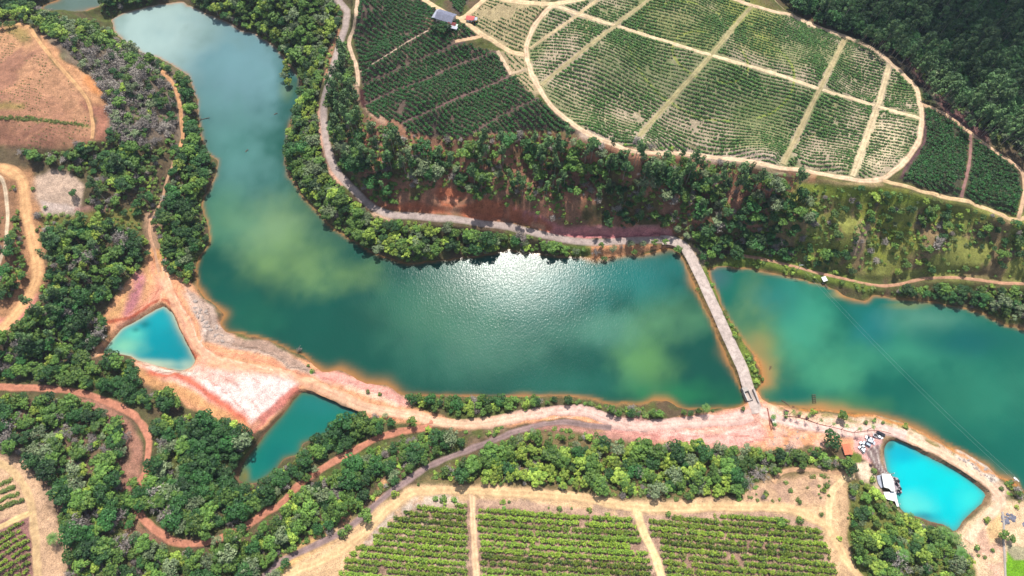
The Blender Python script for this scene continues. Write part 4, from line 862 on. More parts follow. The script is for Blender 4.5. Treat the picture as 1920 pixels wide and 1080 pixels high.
# singled-out trees: photo pixel of the crown, species, size
HAND = [(248,905,'mid',.9),(254,925,'dark',1.0),(244,940,'mid',1.0),(262,950,'dark',.9),(258,935,'mid',.8),(385,1004,'mid',.8),(405,1012,'olive',.8),(425,1000,'mid',.8),(450,990,'dark',.7),(575,895,'mid',.7),(590,880,'olive',.6),(545,925,'light',.6),(1562,823,'dark',1.45),(1592,868,'mid',1.05),(1598,880,'dark',.9),(537,132,'light',1.15),(541,155,'light',1.0),(535,116,'light',.85),(534,145,'olive',.9),(1740,180,'dark',.75),(690,735,'bush',1.0),(712,737,'bush',.9),(1272,467,'mid',.8),(685,965,'mid',1.05),(645,1000,'bush',2.0),(655,990,'bush',1.6),(772,789,'mid',.85),(803,806,'light',.7),(722,778,'olive',.5),(1885,1003,'mid',.8),(1900,1010,'mid',.6),(1833,1025,'bush',1.2),(1863,1033,'bush',.8),(1847,1043,'bush',.7),(1835,1040,'bush',.6),(1850,975,'lightbush',1.2),(1581,778,'mid',.85),(1525,772,'light',.6),(1698,800,'lightbush',1.2),(1060,468,'mid',.9),(1080,470,'olive',.7),(1128,458,'mid',.55),(1150,465,'olive',.75),(1182,455,'olive',.7),(1207,456,'olive',.65),(1228,453,'mid',.65),(1248,452,'mid',.6),(1190,472,'mid',.6),(1118,472,'bare',.8),(1165,462,'bare',.5),(1133,484,'dark',.5),(1322,767,'palm',.95),(1310,770,'mid',.5),(1296,775,'dark',.5),(1283,772,'mid',.5),(1640,885,'bush',1.2),(1465,975,'bush',1.9),(1503,977,'bush',1.5),(1540,965,'bush',.9),(1555,930,'bush',.6),(1575,1010,'lightbush',1.0),(828,936,'bush',1.5),(815,935,'bush',1.2),(850,936,'bush',1.3),(1050,955,'bush',1),(1150,975,'bush',1),(1253,965,'bush',1.2),(215,785,'mid',.7),(395,880,'palm',1.4),(180,800,'palm',1.0),(100,1010,'palm',1.0),(1690,1040,'palm',1.1),(1720,1010,'palm',1.0),(1100,900,'palm',.9),(620,930,'palm',.9),(390,905,'palm',1.1),(1580,720,'bush',.1),(585,695,'bush',1.3),(577,685,'bush',.8),(560,655,'bare',.5),(740,925,'lightbush',1.5),(1630,1000,'light',.7),(60,352,'bush',1),(135,360,'dark',.7),(85,388,'bush',.9),(1475,782,'bush',.8),(1770,1000,'palm',1.25),(1790,1010,'palm',1.1),(1760,1015,'palm',1.2),(1800,1040,'palm',1.2),(1705,968,'palm',.7),(1745,1030,'palm',.9),(1912,925,'mid',.5),(1895,905,'bush',1.0),(1880,915,'bush',.9),(1908,950,'lightbush',.9),(1450,782,'palm',.55),(1452,797,'palm',.5),(1430,712,'bush',.9)]
HH = dict(HT, bush=1.6, lightbush=1.6, palm=5.5)
for u, v, s, k in HAND:
    if k < .2: continue
    x, y, z = place(u, v, HH[s] * k * .7); TREES.append([float(x), float(y), max(float(z), -.2) - .1, s, k, k, random.uniform(0, 6.28), 'hand'])
print('trees', len(TREES))
# ------------------------------------------------------------------ crops
def rows(P, a, b, spacing, step, sp, size, dens=1.0, jit=.25, gap=None, seed=1, margin=.5, rowlist=None, zs=1.0, vary=None):
    """plants along rows parallel to the photo line a-b inside outline P"""
    r = np.random.default_rng(seed); P = np.array(out(P), float)
    ax, ay, _ = place(*map(float, a)); bx, by, _ = place(*map(float, b)); d = np.array([bx - ax, by - ay]); d /= np.linalg.norm(d); nrm = np.array([-d[1], d[0]])
    px, py, _ = place(P[:, 0].clip(-60, 1980), P[:, 1].clip(-40, 1120)); A = np.c_[px, py]
    s0, s1 = (A @ nrm).min(), (A @ nrm).max(); t0, t1 = (A @ d).min(), (A @ d).max(); outl = []
    for s in np.arange(s0, s1, spacing):
        t = np.arange(t0, t1, step); t = t + r.uniform(-jit, jit, len(t)) * step
        x = s * nrm[0] + t * d[0] + r.normal(size=len(t)) * .10; y = s * nrm[1] + t * d[1] + r.normal(size=len(t)) * .10
        z = getZ(x, y); u, v, _ = proj(x, y, z)
        m = inpoly(u, v, P) & (roadd(x, y) > margin) & (r.random(len(t)) < dens)
        if gap: m &= fbm(x, y, gap[0], gap[2], 3) + (r.random(len(t)) - .5) * .12 > gap[1]
        x, y, z = x[m], y[m], z[m]
        vr = 1 if vary is None else np.clip(.35 + 1.3 * fbm(x, y, vary[0], vary[1] + 40, 3), .55, 1.3)
        vr = vr * np.ones(len(x))
        it = [(x[i], y[i], z[i], sp, size * q * vr[i], size * q * zs * vr[i], g) for i, (q, g) in enumerate(zip(r.uniform(.7, 1.25, len(x)), r.uniform(0, 6.28, len(x))))]
        if rowlist is not None: 
            if len(it) > 3: rowlist.append(it)
        outl += it
    return outl
CROP = []
CROP += rows(CIRC, (1100,31), (1640,198), 2.25, .62, 'fieldrow', .78, .97, gap=(7, .25, 5), seed=2, zs=1.0, vary=(14, 5))
CROP += rows([(890,-20),(1030,8),(1010,25),(990,60),(985,100),(940,88),(905,62),(868,36),(905,8)], (900,30), (985,70), 2.3, .65, 'fieldrow', .62, .9, gap=(16,.42,6), seed=3)
CROP += rows([(935,98),(985,106),(990,130),(1010,170),(1000,180),(958,138)], (940,105), (1000,160), 2.3, .7, 'fieldrow', .6, .85, gap=(16,.42,7), seed=4)
def noalley(L, seed):
    return L
CROP += rows(DARK, (740,175), (840,240), 2.2, .8, 'coffeedark', .95, .98, gap=(9,.24,8), seed=5, margin=.35)
CROP += rows([(800,-40),(862,30),(905,-10),(920,-40)], (820,0), (860,25), 2.15, .95, 'coffeedark', 1.0, .97, seed=6)
CROP += rows([(1735,200),(1815,248),(1812,300),(1800,372),(1745,358),(1690,335),(1718,300),(1738,262)], (1745,260), (1800,282), 2.2, .95, 'coffeedark', 1.0, .97, gap=(8,.26,9), seed=7)
CROP += rows([(1824,258),(1905,315),(1915,360),(1905,405),(1808,378),(1820,300)], (1830,320), (1895,345), 2.2, .95, 'coffeedark', 1.0, .97, gap=(8,.26,10), seed=8)
CROP += rows([(0,50),(50,53),(67,75),(93,107),(122,141),(154,180),(167,210),(169,258),(90,278),(40,270),(0,266)], (0,100), (120,112), 1.9, 1.2, 'scrub', .30, .6, gap=(20,.5,11), seed=9)
CROP += rows([(0,214),(60,219),(100,225),(165,234),(165,238),(100,231),(60,226),(0,221)], (0,218), (160,236), 1.0, .8, 'scrub', .6, .8, seed=10)
stuff('coffee_rows', CROP, 'rows of low coffee bushes filling the round field and the dark fields across the reservoir', 'crop rows')
NEAR = []
def near(P, a, b, where, seed, sp='coffee', size=1.0, spacing=2.6):
    L = []; rows(P, a, b, spacing, .8, sp, size * 1.22, .97, gap=(5,.27,seed), seed=seed, margin=.8, rowlist=L); NEAR.append((where, L))
near([(560,1120),(600,1080),(660,1030),(700,1005),(745,965),(790,945),(875,943),(880,1120)], (677,1027), (883,1046), 'left of the narrow dirt lane', 21)
near([(895,950),(1000,955),(1100,968),(1180,966),(1200,1000),(1225,1060),(1240,1120),(898,1120)], (960,1010), (1205,1026), 'between the two dirt lanes', 22)
near([(1215,975),(1300,966),(1440,968),(1480,978),(1535,990),(1545,1010),(1560,1045),(1580,1120),(1262,1120)], (1240,1003), (1540,1032), 'beside the curving sand road', 23)
near([(0,1000),(50,972),(56,985),(58,1040),(62,1120),(0,1120)], (0,1040), (55,1008), 'in the bottom left corner', 24, size=.85)
near([(0,885),(22,900),(42,930),(40,955),(0,975)], (0,930), (40,915), 'beside the pale loop track', 25, sp='scrub', size=.8, spacing=3.6)
ROWN = {'left of the narrow dirt lane': 'coffee rows left of the lane', 'between the two dirt lanes': 'coffee rows between the lanes', 'beside the curving sand road': 'coffee rows by the sand road', 'in the bottom left corner': 'coffee rows in the corner', 'beside the pale loop track': 'sparse rows by the track'}
ORD = ['first','second','third','fourth','fifth','sixth','seventh','eighth','ninth','tenth','eleventh','twelfth','thirteenth','fourteenth','fifteenth','sixteenth','seventeenth','eighteenth','nineteenth','twentieth'] + ['%d%s' % (n, 'st' if n % 10 == 1 and n != 11 else 'nd' if n % 10 == 2 else 'rd' if n % 10 == 3 else 'th') for n in range(21, 200)]
ARR = {}
for sp in ('coffee', 'scrub'):
    ARR[sp] = []
    for v in SPECIES[sp]['v']:
        me = v[0]; n = len(me.vertices); co = np.zeros(n * 3, np.float32); me.vertices.foreach_get('co', co); to = np.zeros(len(me.polygons), np.float32); me.attributes['tone'].data.foreach_get('value', to)
        ARR[sp].append((co.reshape(-1, 3), to))
for where, L in NEAR:
    L = [l for l in L if len(l) > 3]
    key = [proj(np.mean([i[0] for i in l]), np.mean([i[1] for i in l]), l[0][2])[1] for l in L]
    L = [l for _, l in sorted(zip(key, L), key=lambda t: t[0]) if True]
    L = [l for l in L if any(0 < proj(i[0], i[1], i[2])[0] < 1920 and 0 < proj(i[0], i[1], i[2])[1] < 1084 for i in l)]
    for k, l in enumerate(L):
        Vs, Ts = [], []
        cx_, cy_, cz_ = l[0][:3]
        for x, y, z, sp, s, sz, g in l:
            V, T = ARR[sp][int(abs(x * 13)) % len(ARR[sp])]; c, q = math.cos(g), math.sin(g)
            W = np.stack([(V[:, 0] * c - V[:, 1] * q) * s + x - cx_, (V[:, 0] * q + V[:, 1] * c) * s + y - cy_, V[:, 2] * sz + z - cz_], 1); Vs.append(W); Ts.append((T + random.uniform(-.15, .15)).clip(0, 1))
        V = np.vstack(Vs); me = mesh_np('row', V, np.arange(len(V)).reshape(-1, 4), [LEAF[l[0][3]]], fcol=np.concatenate(Ts))
        o = ob('coffee_row', me); o.location = (cx_, cy_, cz_)
        kd = 'sparse row of low shrubs' if l[0][3] == 'scrub' else 'green coffee row'
        o['label'] = f"{kd} {where}, {ORD[k]} from the top"; o['category'] = 'crop row'; o['group'] = ROWN[where]

# ------------------------------------------------------------------ trees: the largest ones are things, the rest one wood
LM = [(313,600,'beside the triangular pond'),(200,640,'at the pale end of the triangular pond'),(560,790,'beside the long green pond'),(450,860,'at the murky tip of the green pond'),(1760,900,'beside the turquoise pond'),(1680,980,'below the white roofs'),(1790,1020,'by the turquoise pond\'s lower tip'),(1585,845,'beside the orange roofed hut'),(1420,760,'by the culvert bridge'),(1340,580,'beside the straight dam road'),(1270,465,'at the dam road\'s far end'),(1160,470,'on the bare orange bank'),(1160,430,'above the pink cliff'),(900,415,'beside the grey road bend'),(760,450,'over the reservoir below the grey road'),(900,455,'over the sun glint on the reservoir'),(600,370,'in the shore wood beside the road curve'),(610,230,'beside the narrow part of the grey road'),(450,30,'in the shore wood at the top edge'),(570,80,'in the shore wood near the road'),(545,130,'standing in the reservoir water'),(650,230,'on the slope above the grey road'),(800,290,'below the dark coffee field'),(1000,280,'under the round field\'s rim'),(1180,270,'at the end of the diagonal field lane'),(900,340,'on the bare red slope'),(1100,350,'on the brown wooded slope'),(1300,330,'under the round field\'s lower rim'),(1300,410,'in the dark wood by the dam'),(1430,400,'on the grassy slope beside the dark wood'),(1560,400,'on the open grassy slope'),(1620,450,'beside the pale eroded gully'),(1740,430,'below the right coffee field'),(1860,460,'on the right slope by the frame edge'),(1540,515,'beside the small dock'),(1700,540,'on the lake shore under the track'),(1870,570,'on the lake shore at the right edge'),(1600,30,'behind the round field\'s upper rim'),(1760,140,'in the tall wood edge'),(1880,60,'deep in the dark far wood'),(1880,240,'above the triangular coffee fields'),(1740,180,'by the bend of the rim road'),(100,40,'along the top of the brown field'),(230,30,'on the spit at the top'),(230,150,'among the grey bare scrub'),(320,180,'beside the orange shore track'),(380,320,'on the point in the reservoir'),(350,430,'on the steep left shore'),(300,500,'above the bare clay fan'),(230,310,'below the brown field'),(100,300,'above the curving orange road'),(110,360,'beside the pale rock scar'),(150,470,'on the left hill beside the grass'),(80,560,'beside the orange road on the left'),(170,600,'on the hill above the triangular pond'),(60,650,'between orange road and red road'),(200,710,'above the red road on the left'),(300,745,'by the red road\'s fork'),(20,540,'left of the orange road'),(60,790,'in the wood under the red road'),(150,850,'in the thicket left of the red bend'),(180,950,'beside the red road\'s lower bend'),(330,800,'inside the red road loop near the clay flat'),(320,900,'inside the red road loop'),(400,950,'inside the red road\'s bottom curve'),(520,930,'above the red road by the green pond'),(640,820,'between green pond and red road'),(450,1050,'below the red road at the frame\'s bottom'),(250,1050,'near the bottom left wood edge'),(600,960,'between red road and grey gravel road'),(700,880,'in the strip above the gravel road'),(840,830,'in the strip by the gravel road\'s top'),(690,965,'where gravel and sand roads meet'),(830,760,'in the hedge on the dike'),(1000,755,'in the middle of the dike hedge'),(1180,775,'at the end of the dike hedge'),(900,880,'in the wood above the sand road'),(1000,850,'in the pale wood under the pink road'),(1100,870,'in the middle of the lower wood'),(1200,900,'in the wood by the lane mouth'),(1300,870,'in the wood under the pink bank'),(1420,870,'in the wood near the gate'),(1520,860,'in the wood above the brown path'),(1560,825,'beside the parked cars'),(1480,975,'on the top edge of the coffee field'),(830,940,'at the top of the left coffee block'),(1640,950,'in the wood behind the white roofs'),(1620,1050,'in the corner wood by the sand road'),(1850,1030,'on the sandy slope by the wall'),(1900,930,'near the lake rim at right'),(1690,800,'on the lake bank above the pond'),(590,690,'on the clay bank of the reservoir'),(790,800,'where red and pink roads part')]
TONE = dict(dark='dark green', mid='mid green', light='yellow green', olive='grey green', euc='slender pale-trunked', bare='leafless grey', bush='green', lightbush='yellow green', palm='feathery', twig='grey', scrub='olive')
KNAME = dict(tree=('broadleaf_tree', 'tree', 'tree'), bare=('bare_tree', 'tree', 'bare tree'), palm=('palm_tree', 'palm', 'palm'), bush=('round_bush', 'bush', 'bush'))
cand = []; rest = []
for T in TREES:
    sp = T[3]; kd = SPECIES[sp]['kind']; u, v, dep = proj(T[0], T[1], T[2] + HH[sp] * T[5] * .7)
    wpx = {'euc': 4.2, 'bare': 5, 'bush': 3, 'lightbush': 3, 'palm': 6}.get(sp, 7) * T[4] * 1300 / dep
    inside = 4 < u < 1916 and 4 < v < 1076
    pri = wpx + (1000 if T[7] == 'hand' else 0) + (v / 1080 * 3)
    cand.append((pri if inside else -1, kd, u, v, T, wpx))
cand.sort(key=lambda c: -c[0]); cnt = dict(tree=0, bare=0, palm=0, bush=0); LIM = dict(tree=300, bare=120, palm=60, bush=120); chosen = []
for c in cand:
    if c[0] > 0 and cnt[c[1]] < LIM[c[1]]: cnt[c[1]] += 1; chosen.append(c)
    else: rest.append(c[4][:7])
NEWL = {}
for c in chosen:
    _, kd, u, v, T, wpx = c; q = min(LM, key=lambda l: (l[0] - u) ** 2 + (l[1] - v) ** 2)
    size = 'small' if T[4] < .72 else 'broad' if T[4] > 1.15 else 'mid-sized'
    if kd == 'palm': size = 'green'
    NEWL.setdefault((kd, size, TONE[T[3]], q[2]), []).append(c)
GRP = dict(tree='trees of the woods around the reservoir', bare='leafless grey trees', palm='palms', bush='bushes on open ground')
for (kd, size, tone, wh), L in NEWL.items():
    L.sort(key=lambda c: c[2])
    for i, c in enumerate(L):
        T = c[4]; nm, noun, cat = KNAME[kd]
        if T[3] == 'euc': nm = 'slender_tree'
        e = link(bpy.data.objects.new(nm, None)); e.location = T[:3]; e.rotation_euler = (0, 0, T[6]); e.scale = (T[4], T[4], T[5]); e.empty_display_size = .5
        me = SPECIES[T[3]]['v'][int(abs(T[0] * 7.3 + T[1] * 3.1)) % len(SPECIES[T[3]]['v'])]
        ob('crown' if kd != 'bush' else 'foliage', me[0], e); ob('trunk' if kd != 'bush' else 'stem', me[1], e)
        lab = f"{size} {tone} {noun} {wh}"
        if len(L) == 2: lab += ', the left one' if i == 0 else ', the right one'
        elif len(L) > 2: lab += f", {ORD[i]} from left"
        ws = lab.split()
        e['label'] = lab if len(ws) <= 16 else lab.replace('mid-sized ', ''); e['category'] = cat; e['group'] = GRP[kd]
print('individual', cnt, 'wood', len(rest))
stuff('woodland', rest, 'mass of mixed green trees covering the slopes and shores around the reservoir', 'woodland')

# ------------------------------------------------------------------ undergrowth, verges, weeds
UND = []
r = np.random.default_rng(77); step = 1.75
gx, gy = np.meshgrid(np.arange(-370, 370, step), np.arange(-30, 428, step), indexing='ij')
gx = (gx + r.uniform(-.5, .5, gx.shape) * step).ravel(); gy = (gy + r.uniform(-.5, .5, gy.shape) * step).ravel()
z = getZ(gx, gy); rd = roadd(gx, gy); wd = waterd(gx, gy); u, v, _ = proj(gx, gy, z); dens = np.zeros(gx.shape)
for n, P, d, mix, s in ZP: dens = np.maximum(dens, inpoly(u, v, P) * (.85 if d > .6 else .55) * (1.15 if n in ('slope',) else 1))
EXTRA = [([(1500,345),(1640,352),(1745,372),(1910,415),(1920,528),(1680,518),(1500,490)], .40), ([(1330,500),(1400,470),(1500,490),(1640,535),(1640,552),(1540,528),(1440,506)], .8), ([(1292,456),(1320,480),(1345,540),(1380,610),(1410,670),(1428,712),(1416,735),(1404,720),(1385,655),(1350,575),(1318,505)], .95),
         ([(1285,494),(1320,560),(1380,700),(1398,745),(1392,748),(1374,702),(1310,563),(1281,494)], .5), ([(70,400),(270,390),(262,450),(75,430)], .45), ([(1450,757),(1560,778),(1640,785),(1760,835),(1790,852),(1780,848),(1640,795),(1540,782)], .55), ([(1400,920),(1450,890),(1560,890),(1560,940),(1420,948)], .28), ([(1590,880),(1640,905),(1690,965),(1780,1000),(1830,1080),(1620,1080),(1588,1000)], .4), ([(640,980),(700,945),(760,905),(800,905),(750,930),(690,985)], .3), ([(1885,880),(1920,905),(1920,960),(1885,940)], .4), ([(1062,464),(1105,466),(1105,480),(1072,480)], .9), ([(700,700),(760,735),(780,750),(720,745)],.12), ([(1290,765),(1395,766),(1398,772),(1300,778)], .35), ([(850,905),(1200,935),(1400,935),(1440,905),(1300,925),(1000,900)], .35), ([(700,825),(760,812),(940,800),(950,812),(780,880),(720,900)],.3), ([(960,370),(1260,405),(1262,430),(1060,425),(980,405)], .4), ([(940,935),(1190,960),(1190,975),(940,955)],.15)]
for P, d in EXTRA: dens = np.maximum(dens, inpoly(u, v, np.array(out(P))) * d)
dens *= np.clip((fbm(gx, gy, 8, 55, 3) - .3) * 4, .15, 1.3)
isb = inpoly(u, v, [z_ for z_ in ZP if z_[0] == 'bare_scrub'][0][1])
k = np.where((r.random(gx.shape) < dens) & (rd > .5) & (wd > .3))[0]
for i in k:
    inb = isb[i]; s = r.choice(['bush', 'scrub', 'lightbush', 'twig'], p=[.24, .22, .07, .47] if inb else [.44, .28, .19, .09]); q = r.uniform(.4, 1.15) * (1.25 if s == 'scrub' else 1.0)
    if s == 'twig' and inb: q *= 1.4
    UND.append((gx[i], gy[i], z[i], s, q, q * r.uniform(.6, 1.0), r.uniform(0, 6.28)))
print('undergrowth', len(UND))
stuff('undergrowth', UND, 'low scrub and weeds between the trees and on the verges', 'undergrowth')
# ------------------------------------------------------------------ built things
import bmesh
def bm_mesh(name, fn, mats, bevel=0):
    bm = bmesh.new(); fn(bm)
    if bevel:
        bmesh.ops.bevel(bm, geom=bm.edges[:], offset=bevel, segments=1, affect='EDGES')
    bmesh.ops.recalc_face_normals(bm, faces=bm.faces[:])
    me = bpy.data.meshes.new(name); bm.to_mesh(me); bm.free()
    for m in (mats if isinstance(mats, (list, tuple)) else [mats]): me.materials.append(m)
    return me
def hexa(bm, P):
    v = [bm.verts.new(p) for p in P]
    for f in ((0,3,2,1),(4,5,6,7),(0,1,5,4),(1,2,6,5),(2,3,7,6),(3,0,4,7)): bm.faces.new([v[i] for i in f])
def box(bm, x0, x1, y0, y1, z0, z1): hexa(bm, [(x0,y0,z0),(x1,y0,z0),(x1,y1,z0),(x0,y1,z0),(x0,y0,z1),(x1,y0,z1),(x1,y1,z1),(x0,y1,z1)])
def boxes(*B): return lambda bm: [box(bm, *b) for b in B]
def cyl(bm, x, y, z0, z1, r, n=10, axis='z', r2=None):
    r2 = r if r2 is None else r2; A = []; B = []
    for i in range(n):
        a = i * 2 * math.pi / n; c, s = math.cos(a), math.sin(a)
        f = (lambda q, h: (x + c * q, y + s * q, h)) if axis == 'z' else (lambda q, h: (x + c * q, h, y + s * q))
        A.append(bm.verts.new(f(r, z0))); B.append(bm.verts.new(f(r2, z1)))
    for i in range(n): bm.faces.new([A[i], A[(i + 1) % n], B[(i + 1) % n], B[i]])
    bm.faces.new(A[::-1]); bm.faces.new(B)
def gable(bm, x0, x1, y0, y1, z0, zr, th=.14, over=0):
    """a pitched roof, ridge along x"""
    ym = (y0 + y1) / 2
    for s, ye in ((1, y1), (-1, y0)):
        hexa(bm, [(x0, ye, z0), (x1, ye, z0), (x1, ym, zr), (x0, ym, zr), (x0, ye, z0 + th), (x1, ye, z0 + th), (x1, ym, zr + th), (x0, ym, zr + th)])
def root(name, u, v, u2, v2, label, cat, group=None, dz=0, z=None):
    """an Empty at photo point (u, v) whose local x axis runs towards (u2, v2)"""
    x, y, zz = [float(q) for q in place(float(u), float(v), dz)]; a, b, _ = [float(q) for q in place(float(u2), float(v2), dz)]
    o = link(bpy.data.objects.new(name, None)); o.location = (x, y, zz if z is None else z); o.rotation_euler = (0, 0, math.atan2(b - y, a - x))
    o['label'] = label; o['category'] = cat
    if group: o['group'] = group
    return o
WHITE = flat_mat('white_paint', (240,240,238), .5, 1.3, noise=(.7,.05)); CONC = flat_mat('concrete', (186,176,168), .85, 1.5, noise=(1.5,.14)); DECK = flat_mat('deck_boards', (172,158,164), .8, 1.5, noise=(2.5,.14))
WOOD = flat_mat('weathered_wood', (112,86,72), .9, 1.4, noise=(3,.25)); TILE = flat_mat('orange_tiles', (222,128,92), .8, 1.4, noise=(2.2,.16)); REDT = flat_mat('red_sheet', (216,92,86), .6, 1.4, noise=(2,.12))
GREYR = flat_mat('grey_sheet', (118,120,140), .55, 1.4, noise=(.6,.2)); GREYR2 = flat_mat('pale_sheet', (166,170,184), .55, 1.4, noise=(.6,.15)); CREAM = flat_mat('cream_wall', (226,216,198), .8, 1.4, noise=(1.2,.08))
DARKM = flat_mat('dark_opening', (46,40,44), .7); RUBBER = flat_mat('rubber', (28,28,30), .85); CHROME = flat_mat('alloy', (170,172,176), .3, 1.3, .8)
GLASS = flat_mat('car_glass', (36,44,52), .08, 1.3); LAMP = flat_mat('lamp_lens', (226,226,220), .15, 1.3); RLAMP = flat_mat('tail_lens', (168,30,28), .2, 1.3); ROCK = flat_mat('rock', (176,160,150), .95, 1.5, noise=(1.1,.3)); ROCKG = flat_mat('grey_rock', (126,126,140), .95, 1.5, noise=(1.3,.35)); METAL = flat_mat('galvanised', (196,200,204), .4, 1.3, .6); BRICK = flat_mat('red_earth_brick', (158,96,80), .9, 1.5, noise=(3,.2)); TARP = flat_mat('blue_plastic', (104,190,196), .5); YEL = flat_mat('yellow_paint', (222,186,70), .5)
def car_paint(c):
    m, t, b = material('car_paint'); b.inputs['Base Color'].default_value = (*srgb(*c, 1.2), 1); b.inputs['Roughness'].default_value = .22; b.inputs['Metallic'].default_value = .15; b.inputs['Coat Weight'].default_value = .6; b.inputs['Coat Roughness'].default_value = .05; return m
def section_body(bm, secs):
    """loft of cross sections [(x, half width, z0, z1, half width at top)]"""
    prev = None
    for x, w, z0, z1, wt in secs:
        ring_ = [bm.verts.new(p) for p in ((x, -w * .92, z0), (x, w * .92, z0), (x, w, z0 + (z1 - z0) * .45), (x, wt, z1), (x, -wt, z1), (x, -w, z0 + (z1 - z0) * .45))]
        if prev:
            for i in range(6): bm.faces.new([prev[i], prev[(i + 1) % 6], ring_[(i + 1) % 6], ring_[i]])
        else: bm.faces.new(ring_[::-1])
        prev = ring_
    bm.faces.new(prev)
_carmesh = {}
def car(u, v, u2, v2, color, style, label):
    e = root('parked_car', u, v, u2, v2, label, 'car', 'cars parked between the road and the turquoise pond')
    L = {'hatch': 4.0, 'sedan': 4.5, 'pickup': 5.3, 'suv': 4.6}[style]; h = {'hatch': 1.5, 'sedan': 1.45, 'pickup': 1.78, 'suv': 1.72}[style]; W = .88 if style in ('hatch', 'sedan') else .95; H = L / 2; bz = h * .56
    if style not in _carmesh:
        body = lambda bm: section_body(bm, [(-H, W * .82, .35, bz * .92, W * .78), (-H + .15, W * .97, .25, bz, W * .9), (-H * .5, W, .22, bz * 1.02, W * .93), (H * .3, W, .22, bz * 1.02, W * .93), (H * .62, W * .99, .22, bz * .97, W * .88), (H - .18, W * .92, .26, bz * .82, W * .8), (H, W * .78, .35, bz * .68, W * .68)])
        cab = {'hatch': (-H + .15, -H + .5, .45, H * .52), 'sedan': (-H + .75, -H + 1.35, .3, H * .48), 'pickup': (-.75, -.5, .75, 1.35), 'suv': (-H + .12, -H + .4, .55, H * .52)}[style]
        def cabin(bm, g=0):
            a, b, c, d = cab; hexa(bm, [(a, -W * .86, bz), (d, -W * .84, bz), (d, W * .84, bz), (a, W * .86, bz), (b, -W * .66, h - .06), (c, -W * .66, h - .06), (c, W * .66, h - .06), (b, W * .66, h - .06)])
        a, b, c, d = cab
        roof = boxes((b - .02, c + .03, -W * .67, W * .67, h - .06, h))
        whl = lambda bm: cyl(bm, 0, 0, -.11, .11, .33, 14, 'y'); rim = lambda bm: cyl(bm, 0, 0, -.125, .125, .2, 8, 'y')
        mm = dict(body=bm_mesh('body', body, WHITE), cab=bm_mesh('windows', cabin, GLASS), roof=bm_mesh('roof', roof, WHITE, .03), wheel=bm_mesh('wheel', whl, RUBBER), rim=bm_mesh('rim', rim, CHROME), lamp=bm_mesh('headlight', boxes((-.06, .08, -.17, .17, -.07, .07)), LAMP, .02), tail=bm_mesh('tail_light', boxes((-.06, .06, -.1, .1, -.12, .12)), RLAMP, .02), bumper=bm_mesh('bumper', boxes((H - .08, H + .05, -W * .74, W * .74, .28, .44)), DARKM, .03))
        if style == 'pickup': mm['bed'] = bm_mesh('cargo_bed', boxes((-H + .12, -.85, -W * .8, W * .8, bz - .02, bz + .035)), DARKM)
        _carmesh[style] = mm
    mm = _carmesh[style]; pm = car_paint(color)
    def part(nm, key, par=None, loc=(0, 0, 0), paint=False):
        me = mm[key]
        if paint: me = me.copy(); me.materials.clear(); me.materials.append(pm)
        o = ob(nm, me, par or e); o.location = loc; return o
    part('body', 'body', paint=True); part('windows', 'cab'); part('roof', 'roof', paint=True); part('bumper', 'bumper')
    if 'bed' in mm: part('cargo_bed', 'bed')
    for sx in (-1, 1):
        for sy in (-1, 1):
            wh = part('wheel', 'wheel', loc=(sx * H * .62, sy * (W - .08), .33)); part('rim', 'rim', wh)
    for sy in (-1, 1): part('headlight', 'lamp', loc=(H - .08, sy * W * .55, bz * .62)); part('tail_light', 'tail', loc=(-H - .0, sy * W * .62, bz * .78))
    e.location.z += .03; e.scale = (.88,) * 3
    return e
def P4(u, v): return 1580 + u / 12, 790 + v / 12
for (a, b), (c, d), col, st, lab in [((845,290),(960,330),(34,38,46),'suv','black car at the top right of the parked group'),
    ((790,358),(930,410),(238,240,244),'pickup','long white pickup parked beside the black car'),
    ((595,392),(520,360),(228,236,240),'sedan','white sedan above the silver car, left of the pickup'),
    ((620,468),(740,510),(206,214,222),'suv','silver and white car in the middle of the parked group'),
    ((530,518),(430,480),(186,200,216),'hatch','bluish grey hatchback nearest the rocky bank top'),
    ((432,556),(390,500),(240,242,244),'sedan','white sedan, second from the left end of the group'),
    ((415,640),(370,590),(232,234,238),'hatch','white hatchback at the lower left end of the group')]:
    u, v = P4(a, b); u2, v2 = P4(c, d); car(u, v, u2, v2, col, st, lab)

# gate kiosk at the end of the dam road
e = root('gate_kiosk', 1449, 790, 1453, 800, 'small cream flat-roofed gate kiosk by the palms at the road corner', 'kiosk')
e.scale = (0.6,)*3
ob('roof', bm_mesh('roof', boxes((-2.6,2.6,-1.5,1.5,2.6,2.78)), CREAM, .04), e); ob('wall', bm_mesh('wall', boxes((-1.2,1.2,-1.0,-.85,0,2.6),(-1.2,1.2,.85,1.0,0,2.6),(-1.2,-1.05,-.85,.85,0,2.6)), CREAM), e)
ob('door', bm_mesh('door', boxes((1.05,1.12,-.4,.4,0,2.05)), WOOD), e)
for sx in (-2.4, 2.4):
    for sy in (-1.3, 1.3): ob('post', bm_mesh('post', lambda bm: cyl(bm, sx, sy, -.2, 2.6, .08, 8), WOOD), e)
